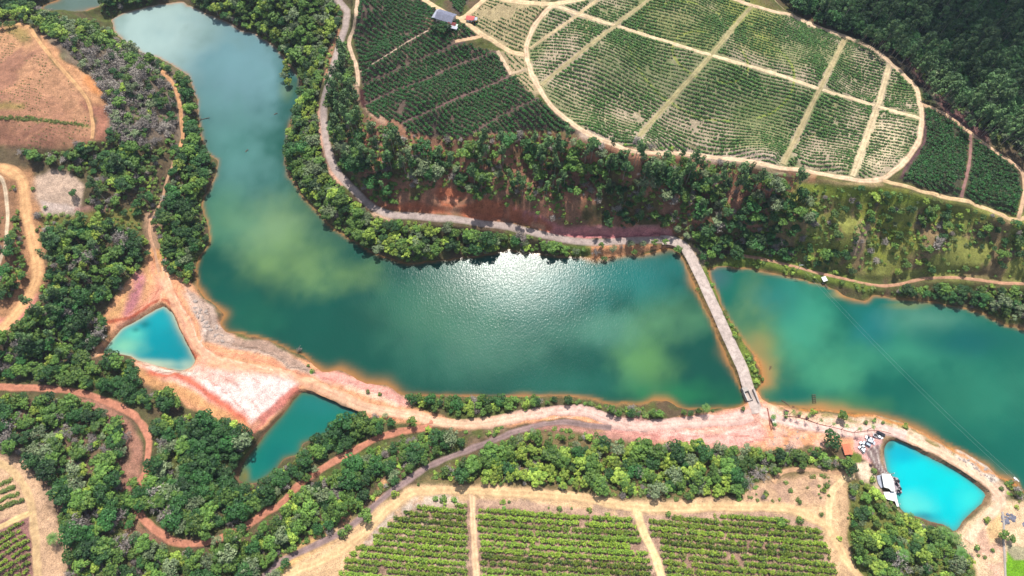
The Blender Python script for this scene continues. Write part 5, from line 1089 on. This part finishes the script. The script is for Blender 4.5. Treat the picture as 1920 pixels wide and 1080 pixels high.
# orange roofed hut
e = root('small_house', 1586, 844, 1590, 856, 'small hut with a pitched orange tile roof under the big round tree', 'house')
e.scale = (0.68,)*3
ob('wall', bm_mesh('wall', boxes((-3.0,3.0,-2.0,2.0,-.3,2.4)), CREAM), e); rf = ob('roof', bm_mesh('roof', lambda bm: gable(bm, -3.6, 3.6, -2.7, 2.7, 2.2, 3.4), TILE), e)
ob('ridge_tiles', bm_mesh('ridge', boxes((-3.6,3.6,-.14,.14,3.5,3.62)), TILE, .03), rf)
ob('door', bm_mesh('door', boxes((-.5,.4,-2.06,-2.0,0,2.0)), WOOD), e); ob('window', bm_mesh('window', boxes((1.2,2.2,-2.06,-2.0,.9,1.9)), DARKM), e); ob('window', bm_mesh('window', boxes((-3.06,-3.0,-.5,.5,.9,1.9)), DARKM), e)
ob('step', bm_mesh('step', boxes((-3.9,-3.1,-1.6,-.6,-.3,.1)), CONC), e)
# lakeside pavilion: white roofs, deck
def P3(u, v): return 1620 + u / 12, 860 + v / 12
def wpt(u, v, dz=0, z=None):
    x, y, zz = place(float(u), float(v), dz); return float(x), float(y), float(zz)
e = root('pavilion', *P3(560, 560), *P3(470, 350), 'white pavilion with a large white roof on the edge of the turquoise pond', 'pavilion')
e.location.z = 2.4
c0 = Vector(e.location); rz = e.rotation_euler.z
def loc2(u, v, zz):
    x, y = ray(*P3(u, v), zz + e.location.z); dx, dy = x - c0.x, y - c0.y; return (dx * math.cos(rz) + dy * math.sin(rz), -dx * math.sin(rz) + dy * math.cos(rz), zz)
def slab(pts, z0, z1):
    def f(bm):
        a = [bm.verts.new((p[0], p[1], z0 if len(p) < 4 else p[3])) for p in pts]; b = [bm.verts.new((p[0], p[1], p[2] if z1 is None else z1)) for p in pts]
        n = len(pts)
        for i in range(n): bm.faces.new([a[i], a[(i + 1) % n], b[(i + 1) % n], b[i]])
        bm.faces.new(a[::-1]); bm.faces.new(b)
    return f
def q4(L, zz): return [loc2(u, v, zz)[:2] for u, v in L]
rt = q4([(395,335),(590,345),(655,470),(700,735),(620,735),(560,670),(450,640)], 4.2)
ob('roof', bm_mesh('roof', slab(rt, 4.05, 4.25), WHITE), e)
r2 = q4([(440,748),(715,745),(745,900),(790,1075),(740,1075),(700,960),(540,920),(470,880)], 3.0)
ob('terrace_roof', bm_mesh('roof', slab(r2, 2.85, 3.0), WHITE), e)
ob('floor', bm_mesh('floor', slab(q4([(280,370),(600,340),(700,740),(440,740),(300,560)], .3), -2, .3), CONC), e)
ob('back_wall', bm_mesh('wall', slab(q4([(400,640),(620,720),(625,745),(395,665)], .3), .3, 3.6), CREAM), e)
for p in q4([(400,350),(585,360),(690,720),(460,625),(640,500)], 0): ob('column', bm_mesh('column', lambda bm: cyl(bm, p[0], p[1], .3, 4.06, .14, 10), WHITE), e)
for p in q4([(470,860),(740,1040),(710,780)], 0): ob('column', bm_mesh('column', lambda bm: cyl(bm, p[0], p[1], -.5, 2.86, .12, 10), WHITE), e)
ob('side_roof', bm_mesh('side_roof', slab(q4([(285,385),(385,355),(450,640),(385,660),(320,560)], 2.6), 2.45, 2.6), GREYR2), e)
e = root('wooden_deck', *P3(740, 580), *P3(700, 440), 'grey boarded deck standing in the turquoise pond before the pavilion', 'deck'); e.location.z = 2.3
c0 = Vector(e.location); rz = e.rotation_euler.z
ob('boards', bm_mesh('boards', slab(q4([(630,395),(765,435),(860,775),(720,775)], .5), .35, .5), DECK), e)
for p in q4([(650,420),(755,450),(845,760),(740,760),(800,600)], 0): ob('pile', bm_mesh('pile', lambda bm: cyl(bm, p[0], p[1], -3, .35, .13, 8), WOOD), e)
dk = Vector(e.location)
def on_deck(u, v): x, y = ray(*P3(u, v), dk.z + .5); return float(x), float(y), dk.z + .5
def parasol(u, v, r_, col, lab):
    x, y, z = on_deck(u, v); o = link(bpy.data.objects.new('parasol', None)); o.location = (x, y, z); o['label'] = lab; o['category'] = 'parasol'; o['group'] = 'parasols on the pond deck'
    ob('canopy', bm_mesh('canopy', lambda bm: cyl(bm, 0, 0, 2.0, 2.55, r_, 8, r2=.06), col), o); ob('pole', bm_mesh('pole', lambda bm: cyl(bm, 0, 0, .06, 2.1, .035, 8), METAL), o); ob('base', bm_mesh('base', lambda bm: cyl(bm, 0, 0, 0, .07, .28, 12), CONC), o)
parasol(718, 520, .85, DARKM, 'dark parasol on the deck, nearer the pavilion\'s top corner'); parasol(760, 690, .85, DARKM, 'dark parasol on the deck, nearer the deck\'s lower end')
for u, v, lab in [(735,575,'dark lounge chair on the deck between the parasols'), (695,470,'dark lounge chair near the upper deck edge'), (790,735,'dark lounge chair at the lower end of the deck')]:
    x, y, z = on_deck(u, v); o = link(bpy.data.objects.new('lounge_chair', None)); o.location = (x, y, z); o.rotation_euler = (0, 0, 1.9); o['label'] = lab; o['category'] = 'lounge chair'; o['group'] = 'loungers on the deck'
    ob('seat', bm_mesh('seat', boxes((-.5,.9,-.33,.33,.3,.4)), DARKM, .02), o); ob('backrest', bm_mesh('back', lambda bm: hexa(bm, [(-.5,-.33,.4),(-.42,-.33,.4),(-.42,.33,.4),(-.5,.33,.4),(-.95,-.33,.95),(-.87,-.33,.97),(-.87,.33,.97),(-.95,.33,.95)]), DARKM), o)
    for sx in (-.4, .8):
        for sy in (-.28, .28): ob('leg', bm_mesh('leg', boxes((sx-.03,sx+.03,sy-.03,sy+.03,0,.3)), METAL), o)
# culvert bridge at the near end of the dam
def P6(u, v): return 1360 + u / 10.8, 690 + v / 10.8
e = root('culvert_bridge', *P6(520, 540), *P6(600, 720), 'concrete culvert with an intake basin at the near end of the dam road', 'culvert'); e.location.z = 0
c0 = Vector(e.location); rz = e.rotation_euler.z
def Q6(L, zz):
    o = []
    for u, v in L:
        x, y = ray(*P6(u, v), zz); dx, dy = x - c0.x, y - c0.y; o.append((dx * math.cos(rz) + dy * math.sin(rz), -dx * math.sin(rz) + dy * math.cos(rz)))
    return o
ob('basin_water', bm_mesh('basin', slab(Q6([(385,480),(475,450),(560,630),(465,650)], .3), -.5, .3), flat_mat('dark_water', (40,34,38), .1, 1.3)), e)
ob('intake_wall', bm_mesh('wall', slab(Q6([(365,480),(385,480),(470,655),(450,665)], 2.6), -3, 2.6), CONC), e)
ob('end_wall', bm_mesh('wall', slab(Q6([(455,640),(560,620),(570,640),(462,668)], 2.75), -3, 2.75), CONC), e)
ob('end_wall', bm_mesh('wall', slab(Q6([(370,470),(470,440),(478,455),(380,485)], 2.75), -3, 2.75), CONC), e)
ob('slab', bm_mesh('slab', slab(Q6([(330,400),(440,375),(470,440),(372,470)], 2.3), -1, 2.3), CONC), e)
ob('parapet', bm_mesh('parapet', slab(Q6([(560,420),(585,420),(690,680),(668,690)], 3.3), -1, 3.3), CONC), e)
ob('parapet', bm_mesh('parapet', slab(Q6([(462,440),(478,436),(560,625),(545,632)], 3.1), -1, 3.1), CONC), e)
a, b = Q6([(375,478), (455,660)], 3.4)
def railing(bm):
    for k in range(9):
        q = k / 8; x = a[0] + (b[0] - a[0]) * q; y = a[1] + (b[1] - a[1]) * q; box(bm, x - .06, x + .06, y - .06, y + .06, 2.6, 3.5)
    n = Vector((b[0] - a[0], b[1] - a[1], 0)).normalized() ; s = Vector((-n.y, n.x, 0)) * .05
    for h in (3.0, 3.45): hexa(bm, [(a[0]-s.x,a[1]-s.y,h),(b[0]-s.x,b[1]-s.y,h),(b[0]+s.x,b[1]+s.y,h),(a[0]+s.x,a[1]+s.y,h),(a[0]-s.x,a[1]-s.y,h+.07),(b[0]-s.x,b[1]-s.y,h+.07),(b[0]+s.x,b[1]+s.y,h+.07),(a[0]+s.x,a[1]+s.y,h+.07)])
ob('railing', bm_mesh('railing', railing, WHITE), e)

# young palms planted along the road, with the low kerb they stand behind
PB = [(1468,779),(1480,777),(1492,781),(1508,785),(1531,793),(1555,800),(1577,805),(1602,810),(1626,806)]
for i, (u, v) in enumerate(PB):
    x, y, z = wpt(u, v); o = link(bpy.data.objects.new('young_palm', None)); o.location = (x, y, z); sc_ = [.8,.95,1,1,.95,.9,1.1,1.05,1.1][i]; o.scale = (sc_,) * 3; o.rotation_euler = (0, 0, i * 1.3)
    if not i:
        c, tk = make_palm(90, 5.6, 1.5, 9); tkv = [tube((0,0,-.4),(.15,0,2.8),.12,.1,6), tube((.15,0,2.8),(0,0,5.6),.1,.09,6)]; tv, tf = merge(tkv)
        PM = (mesh_np('young_palm_crown', c[0], c[1], [LEAF['palm']], fcol=c[2]), mesh_np('young_palm_trunk', tv, tf, [BARK]))
    ob('crown', PM[0], o); ob('trunk', PM[1], o); o['label'] = f"thin young palm along the pink road, {ORD[i]} from the gate kiosk"; o['category'] = 'palm'; o['group'] = 'young palms lining the pink road'
def line_thing(name, P, w_, h_, mat, label, cat, sink=.4):
    L = smooth_line(P, 8); x, y, z = place(L[:, 0], L[:, 1]); L = smooth_line(np.c_[x, y, z], 2); Tn = np.gradient(L[:, :2], axis=0); Tn /= np.linalg.norm(Tn, axis=1)[:, None]; N = np.c_[-Tn[:, 1], Tn[:, 0]] * w_ / 2
    n = len(L); V = np.concatenate([np.c_[L[:, :2] - N, L[:, 2] - sink], np.c_[L[:, :2] - N, L[:, 2] + h_], np.c_[L[:, :2] + N, L[:, 2] + h_], np.c_[L[:, :2] + N, L[:, 2] - sink]]); i = np.arange(n - 1)
    F = np.vstack([np.stack([i + k * n, i + 1 + k * n, i + 1 + (k + 1) * n, i + (k + 1) * n], 1) for k in range(3)] + [[[0, n, 2 * n, 3 * n]], [[n - 1, 4 * n - 1, 3 * n - 1, 2 * n - 1]]])
    o = ob(name, mesh_np(name, V, F, [mat])); o['label'] = label; o['category'] = cat; o['kind'] = 'thing'; return o
line_thing('low_wall', [(1470,780),(1492,782),(1510,786),(1535,795),(1560,801),(1580,806),(1600,811),(1625,808),(1650,808),(1670,813)], .22, .3, BRICK, 'long low red kerb wall behind the young palms', 'wall')
line_thing('boundary_wall', [(1878,960),(1881,985),(1880,1010),(1882,1040),(1884,1090)], .5, .9, CONC, 'straight grey wall running down beside the green lawn', 'wall')
line_thing('brick_fence', [(1438,765),(1441,780),(1443,796),(1446,806)], .35, .8, BRICK, 'short dark fence between dam corner and gate kiosk', 'fence')
for u, v, s, lf, lab in [(1474,773,1.0,'purple','round purple bush at the start of the palm row'),(1499,779,.6,'purple','small maroon bush beside the third young palm'),(1513,783,.7,'purple','dark maroon bush beside the fourth young palm'),(1633,872,.55,'purple','dark red bush on the slope over the pond')]:
    c, tk = make_bush(int(u), 1.4, 1.7, 200, .32); x, y, z = wpt(u, v, .6); o = link(bpy.data.objects.new('purple_bush', None)); o.location = (x, y, z); o.scale = (s,) * 3; o['label'] = lab; o['category'] = 'bush'; o['group'] = 'maroon ornamental bushes'
    ob('foliage', mesh_np('f', c[0], c[1], [LEAF[lf]], fcol=c[2]), o); ob('stem', mesh_np('s', tk[0], tk[1], [BARK]), o)

# farmyard across the reservoir
def P5(u, v): return 790 + u / 10.8, v / 10.8
e = root('barn', *P5(500, 400), *P5(660, 450), 'large farm barn with a grey sheet roof beside the track junction', 'barn')
e.scale = (0.7,)*3
ob('wall', bm_mesh('wall', boxes((-6.6,6.6,-4.4,4.4,-1,3.6)), CREAM), e); ob('roof', bm_mesh('roof', lambda bm: gable(bm, -7.4, 7.4, -5.2, 5.2, 3.4, 5.6), GREYR), e); ob('lean_to_roof', bm_mesh('lt', lambda bm: hexa(bm, [(-10.2,-4.6,2.4),(-7.42,-4.6,3.3),(-7.42,4.9,3.3),(-10.2,4.9,2.4),(-10.2,-4.6,2.52),(-7.42,-4.6,3.42),(-7.42,4.9,3.42),(-10.2,4.9,2.52)]), GREYR2), e)
ob('door', bm_mesh('door', boxes((-2,2,-4.47,-4.4,0,3)), DARKM), e); ob('post', bm_mesh('post', boxes((-10,-9.8,-4.4,-4.2,-1,2.45)), WOOD), e); ob('post', bm_mesh('post', boxes((-10,-9.8,4.5,4.7,-1,2.45)), WOOD), e)
e = root('farm_house', *P5(640, 560), *P5(750, 590), 'low white farmhouse with a dark red roof below the barn', 'house')
e.scale = (0.66,)*3
ob('wall', bm_mesh('wall', boxes((-4,4,-2.2,2.2,-.8,2.7)), flat_mat('pale_green_wall', (206,224,206), .8)), e); ob('roof', bm_mesh('roof', lambda bm: gable(bm, -4.5, 2.4, -.6, 3.0, 2.72, 3.8), flat_mat('dark_red_tiles', (140,62,62), .8, noise=(2,.2))), e); ob('porch_roof', bm_mesh('pr', boxes((-4.6,4.8,-3.6,-.62,2.72,2.84)), GREYR2), e)
for k in (-2.6, 0, 2.6): ob('window', bm_mesh('w', boxes((k-.45,k+.45,-2.26,-2.2,1,1.9)), DARKM), e)
e = root('red_roof_house', *P5(995, 410), *P5(1060, 420), 'small white house with a bright red roof right of the junction', 'house')
e.scale = (0.68,)*3
ob('wall', bm_mesh('wall', boxes((-3,3,-2,2,-.8,2.4)), WHITE), e); ob('roof', bm_mesh('roof', lambda bm: gable(bm, -3.4, 3.4, -2.4, 2.4, 2.3, 3.3), REDT), e); ob('side_roof', bm_mesh('sr', boxes((3.42,5.6,-1.6,1.9,2.0,2.12)), GREYR2), e); ob('post', bm_mesh('post', boxes((5.4,5.5,-1.5,-1.4,-.8,2.0)), WOOD), e); ob('post', bm_mesh('post', boxes((5.4,5.5,1.7,1.8,-.8,2.0)), WOOD), e); ob('door', bm_mesh('door', boxes((-.4,.5,-2.06,-2,0,2)), WOOD), e)
e = root('water_tank', *P5(365, 395), *P5(400, 395), 'pale blue water tank at the left corner of the barn', 'water tank')
e.scale = (0.8,)*3
ob('tank', bm_mesh('tank', lambda bm: cyl(bm, 0, 0, 1.6, 3.2, 1.15, 14, r2=1.3), TARP), e); ob('lid', bm_mesh('lid', lambda bm: cyl(bm, 0, 0, 3.2, 3.5, 1.34, 14, r2=.5), TARP), e); ob('stand', bm_mesh('stand', boxes((-1,1,-1,1,-.8,1.6)), CONC), e)
e = root('tractor', *P5(1085, 470), *P5(1130, 440), 'small dark tractor with yellow parts beside the red roofed house', 'tractor')
ob('body', bm_mesh('body', lambda bm: [box(bm,-.2,1.7,-.4,.4,.7,1.4), box(bm,-1.1,-.2,-.55,.55,.7,1.1)], YEL, .05), e); ob('cab', bm_mesh('cab', boxes((-1.0,.1,-.6,.6,1.1,2.3)), DARKM, .05), e)
for x_, y_, r_ in ((-.7,.75,.75),(-.7,-.75,.75),(1.2,.6,.45),(1.2,-.6,.45)): ob('wheel', bm_mesh('wheel', lambda bm: cyl(bm, x_, r_, y_-.16, y_+.16, r_, 14, 'y'), RUBBER), e)
for u, v, lab in [(448,470,'dark tree in front of the barn, left of the farmhouse'), (440,590,'small green tree at the farmhouse yard\'s lower corner'), (540,525,'rounded dark tree between barn and farmhouse'), (270,545,'broad green tree at the left of the farmyard')]:
    x, y, z = wpt(*P5(u, v), 4); o = link(bpy.data.objects.new('yard_tree', None)); o.location = (x, y, z - .2); o.scale = (.72,) * 3; ob('crown', SPECIES['dark']['v'][u % 3][0], o); ob('trunk', SPECIES['dark']['v'][u % 3][1], o); o['label'] = lab; o['category'] = 'tree'; o['group'] = 'trees in the farmyard'
# dock on the lake's far shore
e = root('boat_dock', 1546, 524, 1549, 540, 'small white roofed dock with a short pier on the lake\'s far shore', 'dock'); e.location.z = .2; e.scale = (.5, .5, .7)
ob('roof', bm_mesh('roof', boxes((-3,2.2,-2.4,2.4,3.0,3.15)), WHITE, .03), e); ob('floor', bm_mesh('floor', boxes((-3.4,3,-2.2,2.2,.4,.6)), DECK), e); ob('pier', bm_mesh('pier', boxes((3.01,8,-.5,.5,.4,.55)), WOOD), e)
for sx in (-2.6, 1.9):
    for sy in (-2, 2): ob('post', bm_mesh('post', lambda bm: cyl(bm, sx, sy, -2.5, 3.0, .1, 8), WOOD), e)
for sx in (5, 7.6): ob('pile', bm_mesh('pile', lambda bm: cyl(bm, sx, .3, -3, .4, .1, 8), WOOD), e)
# white water-ski raft and cable over the lake
e = root('floating_raft', 1903, 898, 1908, 902, 'white floating raft with a small frame near the lake\'s right bank', 'raft'); e.location.z = 0
e.scale = (0.45,)*3
ob('platform', bm_mesh('p', boxes((-1.9,1.9,-.9,.9,-.1,.35)), WHITE, .05), e); ob('frame', bm_mesh('f', boxes((-.5,-.4,-.8,-.7,.35,2.2),(-.5,-.4,.7,.8,.35,2.2),(-.5,-.4,-.7,.7,2.1,2.2)), METAL), e); ob('ramp', bm_mesh('r', lambda bm: hexa(bm, [(1.91,-.4,-.2),(4.0,-.4,-.2),(4.0,.4,-.2),(1.91,.4,-.2),(1.91,-.4,.3),(4.0,-.4,.0),(4.0,.4,.0),(1.91,.4,.3)]), WHITE), e)
def pole(u, v, h, lab, nm='cable_pole'):
    x, y, z = wpt(u, v); o = link(bpy.data.objects.new(nm, None)); o.location = (x, y, z); ob('mast', bm_mesh('m', lambda bm: cyl(bm, 0, 0, -1, h, .16, 8, r2=.1), METAL), o); ob('crossarm', bm_mesh('c', boxes((-1.1,1.1,-.07,.07,h-.5,h-.35)), METAL), o); o['label'] = lab; o['category'] = 'pole'; return Vector((x, y, z + h - .4))
pa = pole(1493, 508, 7, 'metal cable pole on the lake\'s far shore, left of the dock'); pb = pole(1888, 905, 7, 'metal cable pole on the stony rim beside the white raft')
for s in (-.9, .9):
    n = 40; pts = []; d = (pb - pa); sd_ = Vector((-d.y, d.x, 0)).normalized() * s
    tb = []
    for k in range(n): 
        q = k / n; q2 = (k + 1) / n; f = lambda q: pa + d * q + sd_ - Vector((0, 0, 3.2 * 4 * q * (1 - q)))
        tb.append(tube(f(q), f(q2), .022, .022, 4))
    V, F = merge(tb); o = ob('ski_cable', mesh_np('cable', V, F, [METAL])); o['label'] = ('left' if s > 0 else 'right') + ' one of two long thin cables strung over the lake'; o['category'] = 'cable'; o['group'] = 'cables over the lake'
# old jetty stumps, logs, rocks
for k in range(5):
    x, y = ray(1525 + k * .3, 741 + k * 3.4, 0); o = ob('jetty_post', bm_mesh('p', lambda bm: [cyl(bm, -.7, 0, -2, .9, .12, 8), cyl(bm, .7, 0, -2, .8, .12, 8), box(bm, -.9, .9, -.1, .1, .55, .7)], WOOD)); o.location = (float(x), float(y), 0); o['label'] = f"dark wooden jetty trestle in the orange shallows, {ORD[k]} from open water"; o['category'] = 'jetty post'; o['group'] = 'old jetty posts'
for u, v, L_, a_, lab in [(1473,755,4,2.4,'dark fallen log in the shallows near the culvert'),(385,223,5,.2,'driftwood log off the left shore by the track'),(463,283,2,.8,'small drifting branch in the narrow reservoir'),(517,214,2,.4,'thin floating branch near the flooded tree'),(1486,764,1.5,1,'dark stump in the lake shallows below the palms'),(1444,690,2,1.2,'sunken black branch off the dam\'s orange shallows')]:
    x, y = ray(u, v, .05); r = np.random.default_rng(int(u)); tb = [tube((-L_/2,0,0),(L_/2,.3,.25),.2,.12,7)] + [tube((L_*(q-.4),.1,.1),(L_*(q-.4)+.6,r.uniform(-1,1),.6),.08,.03,5) for q in (.2,.5,.75)]
    V, F = merge(tb); o = ob('driftwood', mesh_np('log', V, F, [WOOD])); o.location = (float(x), float(y), .05); o.rotation_euler = (0, 0, a_); o['label'] = lab; o['category'] = 'log'
def rock_mesh(seed, mat):
    r = np.random.default_rng(seed); bm = bmesh.new(); bmesh.ops.create_icosphere(bm, subdivisions=2, radius=1)
    k = r.normal(size=(6, 3)); 
    for v in bm.verts:
        d = 1 + sum(.09 * math.sin(3 * float(np.dot(k[i], v.co)) + i) for i in range(6)); v.co = Vector((v.co.x * d * 1.2, v.co.y * d * .9, max(-.4, v.co.z * d * .65)))
    me = bpy.data.meshes.new('rock'); bm.to_mesh(me); bm.free(); me.materials.append(mat); return me
RM = [rock_mesh(i, ROCK) for i in range(4)] + [rock_mesh(i + 9, ROCKG) for i in range(3)]
def rocks(P, n, s0, s1, g, seed, where, grp, line=False):
    r = np.random.default_rng(seed); P = np.array(P, float); c = 0; L = []
    while c < n:
        u, v = r.uniform(P[:, 0].min(), P[:, 0].max()), r.uniform(P[:, 1].min(), P[:, 1].max())
        if not inpoly(np.array([u]), np.array([v]), P)[0]: continue
        L.append((u, v)); c += 1
    L.sort()
    for i, (u, v) in enumerate(L):
        x, y, z = wpt(u, v); s = r.uniform(s0, s1); o = ob('boulder', RM[(4 if g else 0) + int(r.integers(3))]); o.location = (x, y, z + .05); o.scale = (s, s * r.uniform(.7, 1.2), s * r.uniform(.6, 1)); o.rotation_euler = (0, 0, r.uniform(0, 6)); o['label'] = f"{'grey' if g else 'pale'} boulder {where}, {ORD[i]} from left"; o['category'] = 'boulder'; o['group'] = grp
rocks([(1878,965),(1895,962),(1906,972),(1898,980),(1885,985),(1878,978)], 26, .35, 1.0, True, 3, 'in the pile beside the wall', 'grey rock pile')
rocks([(1913,980),(1922,978),(1924,986),(1914,986)], 5, .3, .7, True, 4, 'in the small heap at the right edge', 'small rock heap')
rocks([(350,545),(375,560),(395,600),(425,630),(415,645),(385,620),(360,580)], 34, .3, 1.0, False, 5, 'on the bank above the reservoir corner', 'rocks on the clay bank')
rocks([(1800,850),(1860,885),(1872,900),(1858,903),(1820,882),(1795,862)], 30, .25, .7, False, 6, 'in the riprap on the pond rim', 'riprap stones')
rocks([(1450,800),(1540,815),(1540,840),(1450,835)], 14, .2, .5, False, 7, 'on the rubble bank under the pink road', 'rubble below the road')

# ------------------------------------------------------------------ unseen cloud added high on the sun line to shade the far wood
mc = bpy.data.materials.new('shade_cloud'); mc.use_nodes = True; t = NT(mc.node_tree); t.n.clear()
lw = t.add('ShaderNodeLayerWeight'); lw.inputs[0].default_value = .5; tr_ = t.add('ShaderNodeBsdfTransparent'); tl = t.add('ShaderNodeBsdfTranslucent'); tl.inputs[0].default_value = (.9,.9,.92,1); mx = t.add('ShaderNodeMixShader'); o_ = t.add('ShaderNodeOutputMaterial')
nz = t.noise(coords(t), .02, 4, .6)
f = t.math('MULTIPLY', t.ramp(lw.outputs['Facing'], .15, .95, .24, 0), t.ramp(nz, .35, .6, .4, 1)); t.link(f, mx.inputs[0]); t.link(tr_.outputs[0], mx.inputs[1]); t.link(tl.outputs[0], mx.inputs[2]); t.link(mx.outputs[0], o_.inputs[0])
def shade_cloud(u, v, rx, ry, seed, lab, n=5):
    x, y, z = wpt(u, v); zc = 820; k = (zc - z) / sd.z; cx, cy = x + sd.x * k, y + sd.y * k; r = np.random.default_rng(seed); bm = bmesh.new()
    for i in range(n):
        q = bmesh.ops.create_icosphere(bm, subdivisions=4, radius=1); a = i * 6.283 / n; ox, oy = (0, 0) if i == 0 else (math.cos(a) * rx * .5, math.sin(a) * ry * .5); s = 1 if i == 0 else r.uniform(.5, .75)
        for vv in q['verts']: 
            c = vv.co; d = 1 + .12 * math.sin(5 * c.x + seed) * math.sin(4 * c.y + i); vv.co = Vector((ox + c.x * rx * s * d, oy + c.y * ry * s * d, c.z * 34 * s))
    me = bpy.data.meshes.new('shade_cloud'); bm.to_mesh(me); bm.free(); me.materials.append(mc); me.polygons.foreach_set('use_smooth', [True] * len(me.polygons))
    o = ob('shade_cloud', me); o.location = (cx, cy, zc); o['kind'] = 'structure'
shade_cloud(1850, 60, 95, 70, 1, '')
if HAZE:
    mh = bpy.data.materials.new('haze'); mh.use_nodes = True; t = NT(mh.node_tree); t.n.clear(); pv = t.add('ShaderNodeVolumePrincipled'); pv.inputs['Color'].default_value = (.62,.78,1,1); pv.inputs['Density'].default_value = HAZE; pv.inputs['Anisotropy'].default_value = 0.2; o_ = t.add('ShaderNodeOutputMaterial'); t.link(pv.outputs[0], o_.inputs['Volume'])
    o = ob('haze', bm_mesh('haze', boxes((-3600, 3600, -3600, 3600, float(Z.min()) - 1, 330)), mh)); o['kind'] = 'stuff'; o['label'] = 'thin bluish air over the whole valley'; o['category'] = 'haze'
    S.cycles.volume_bounces = 0
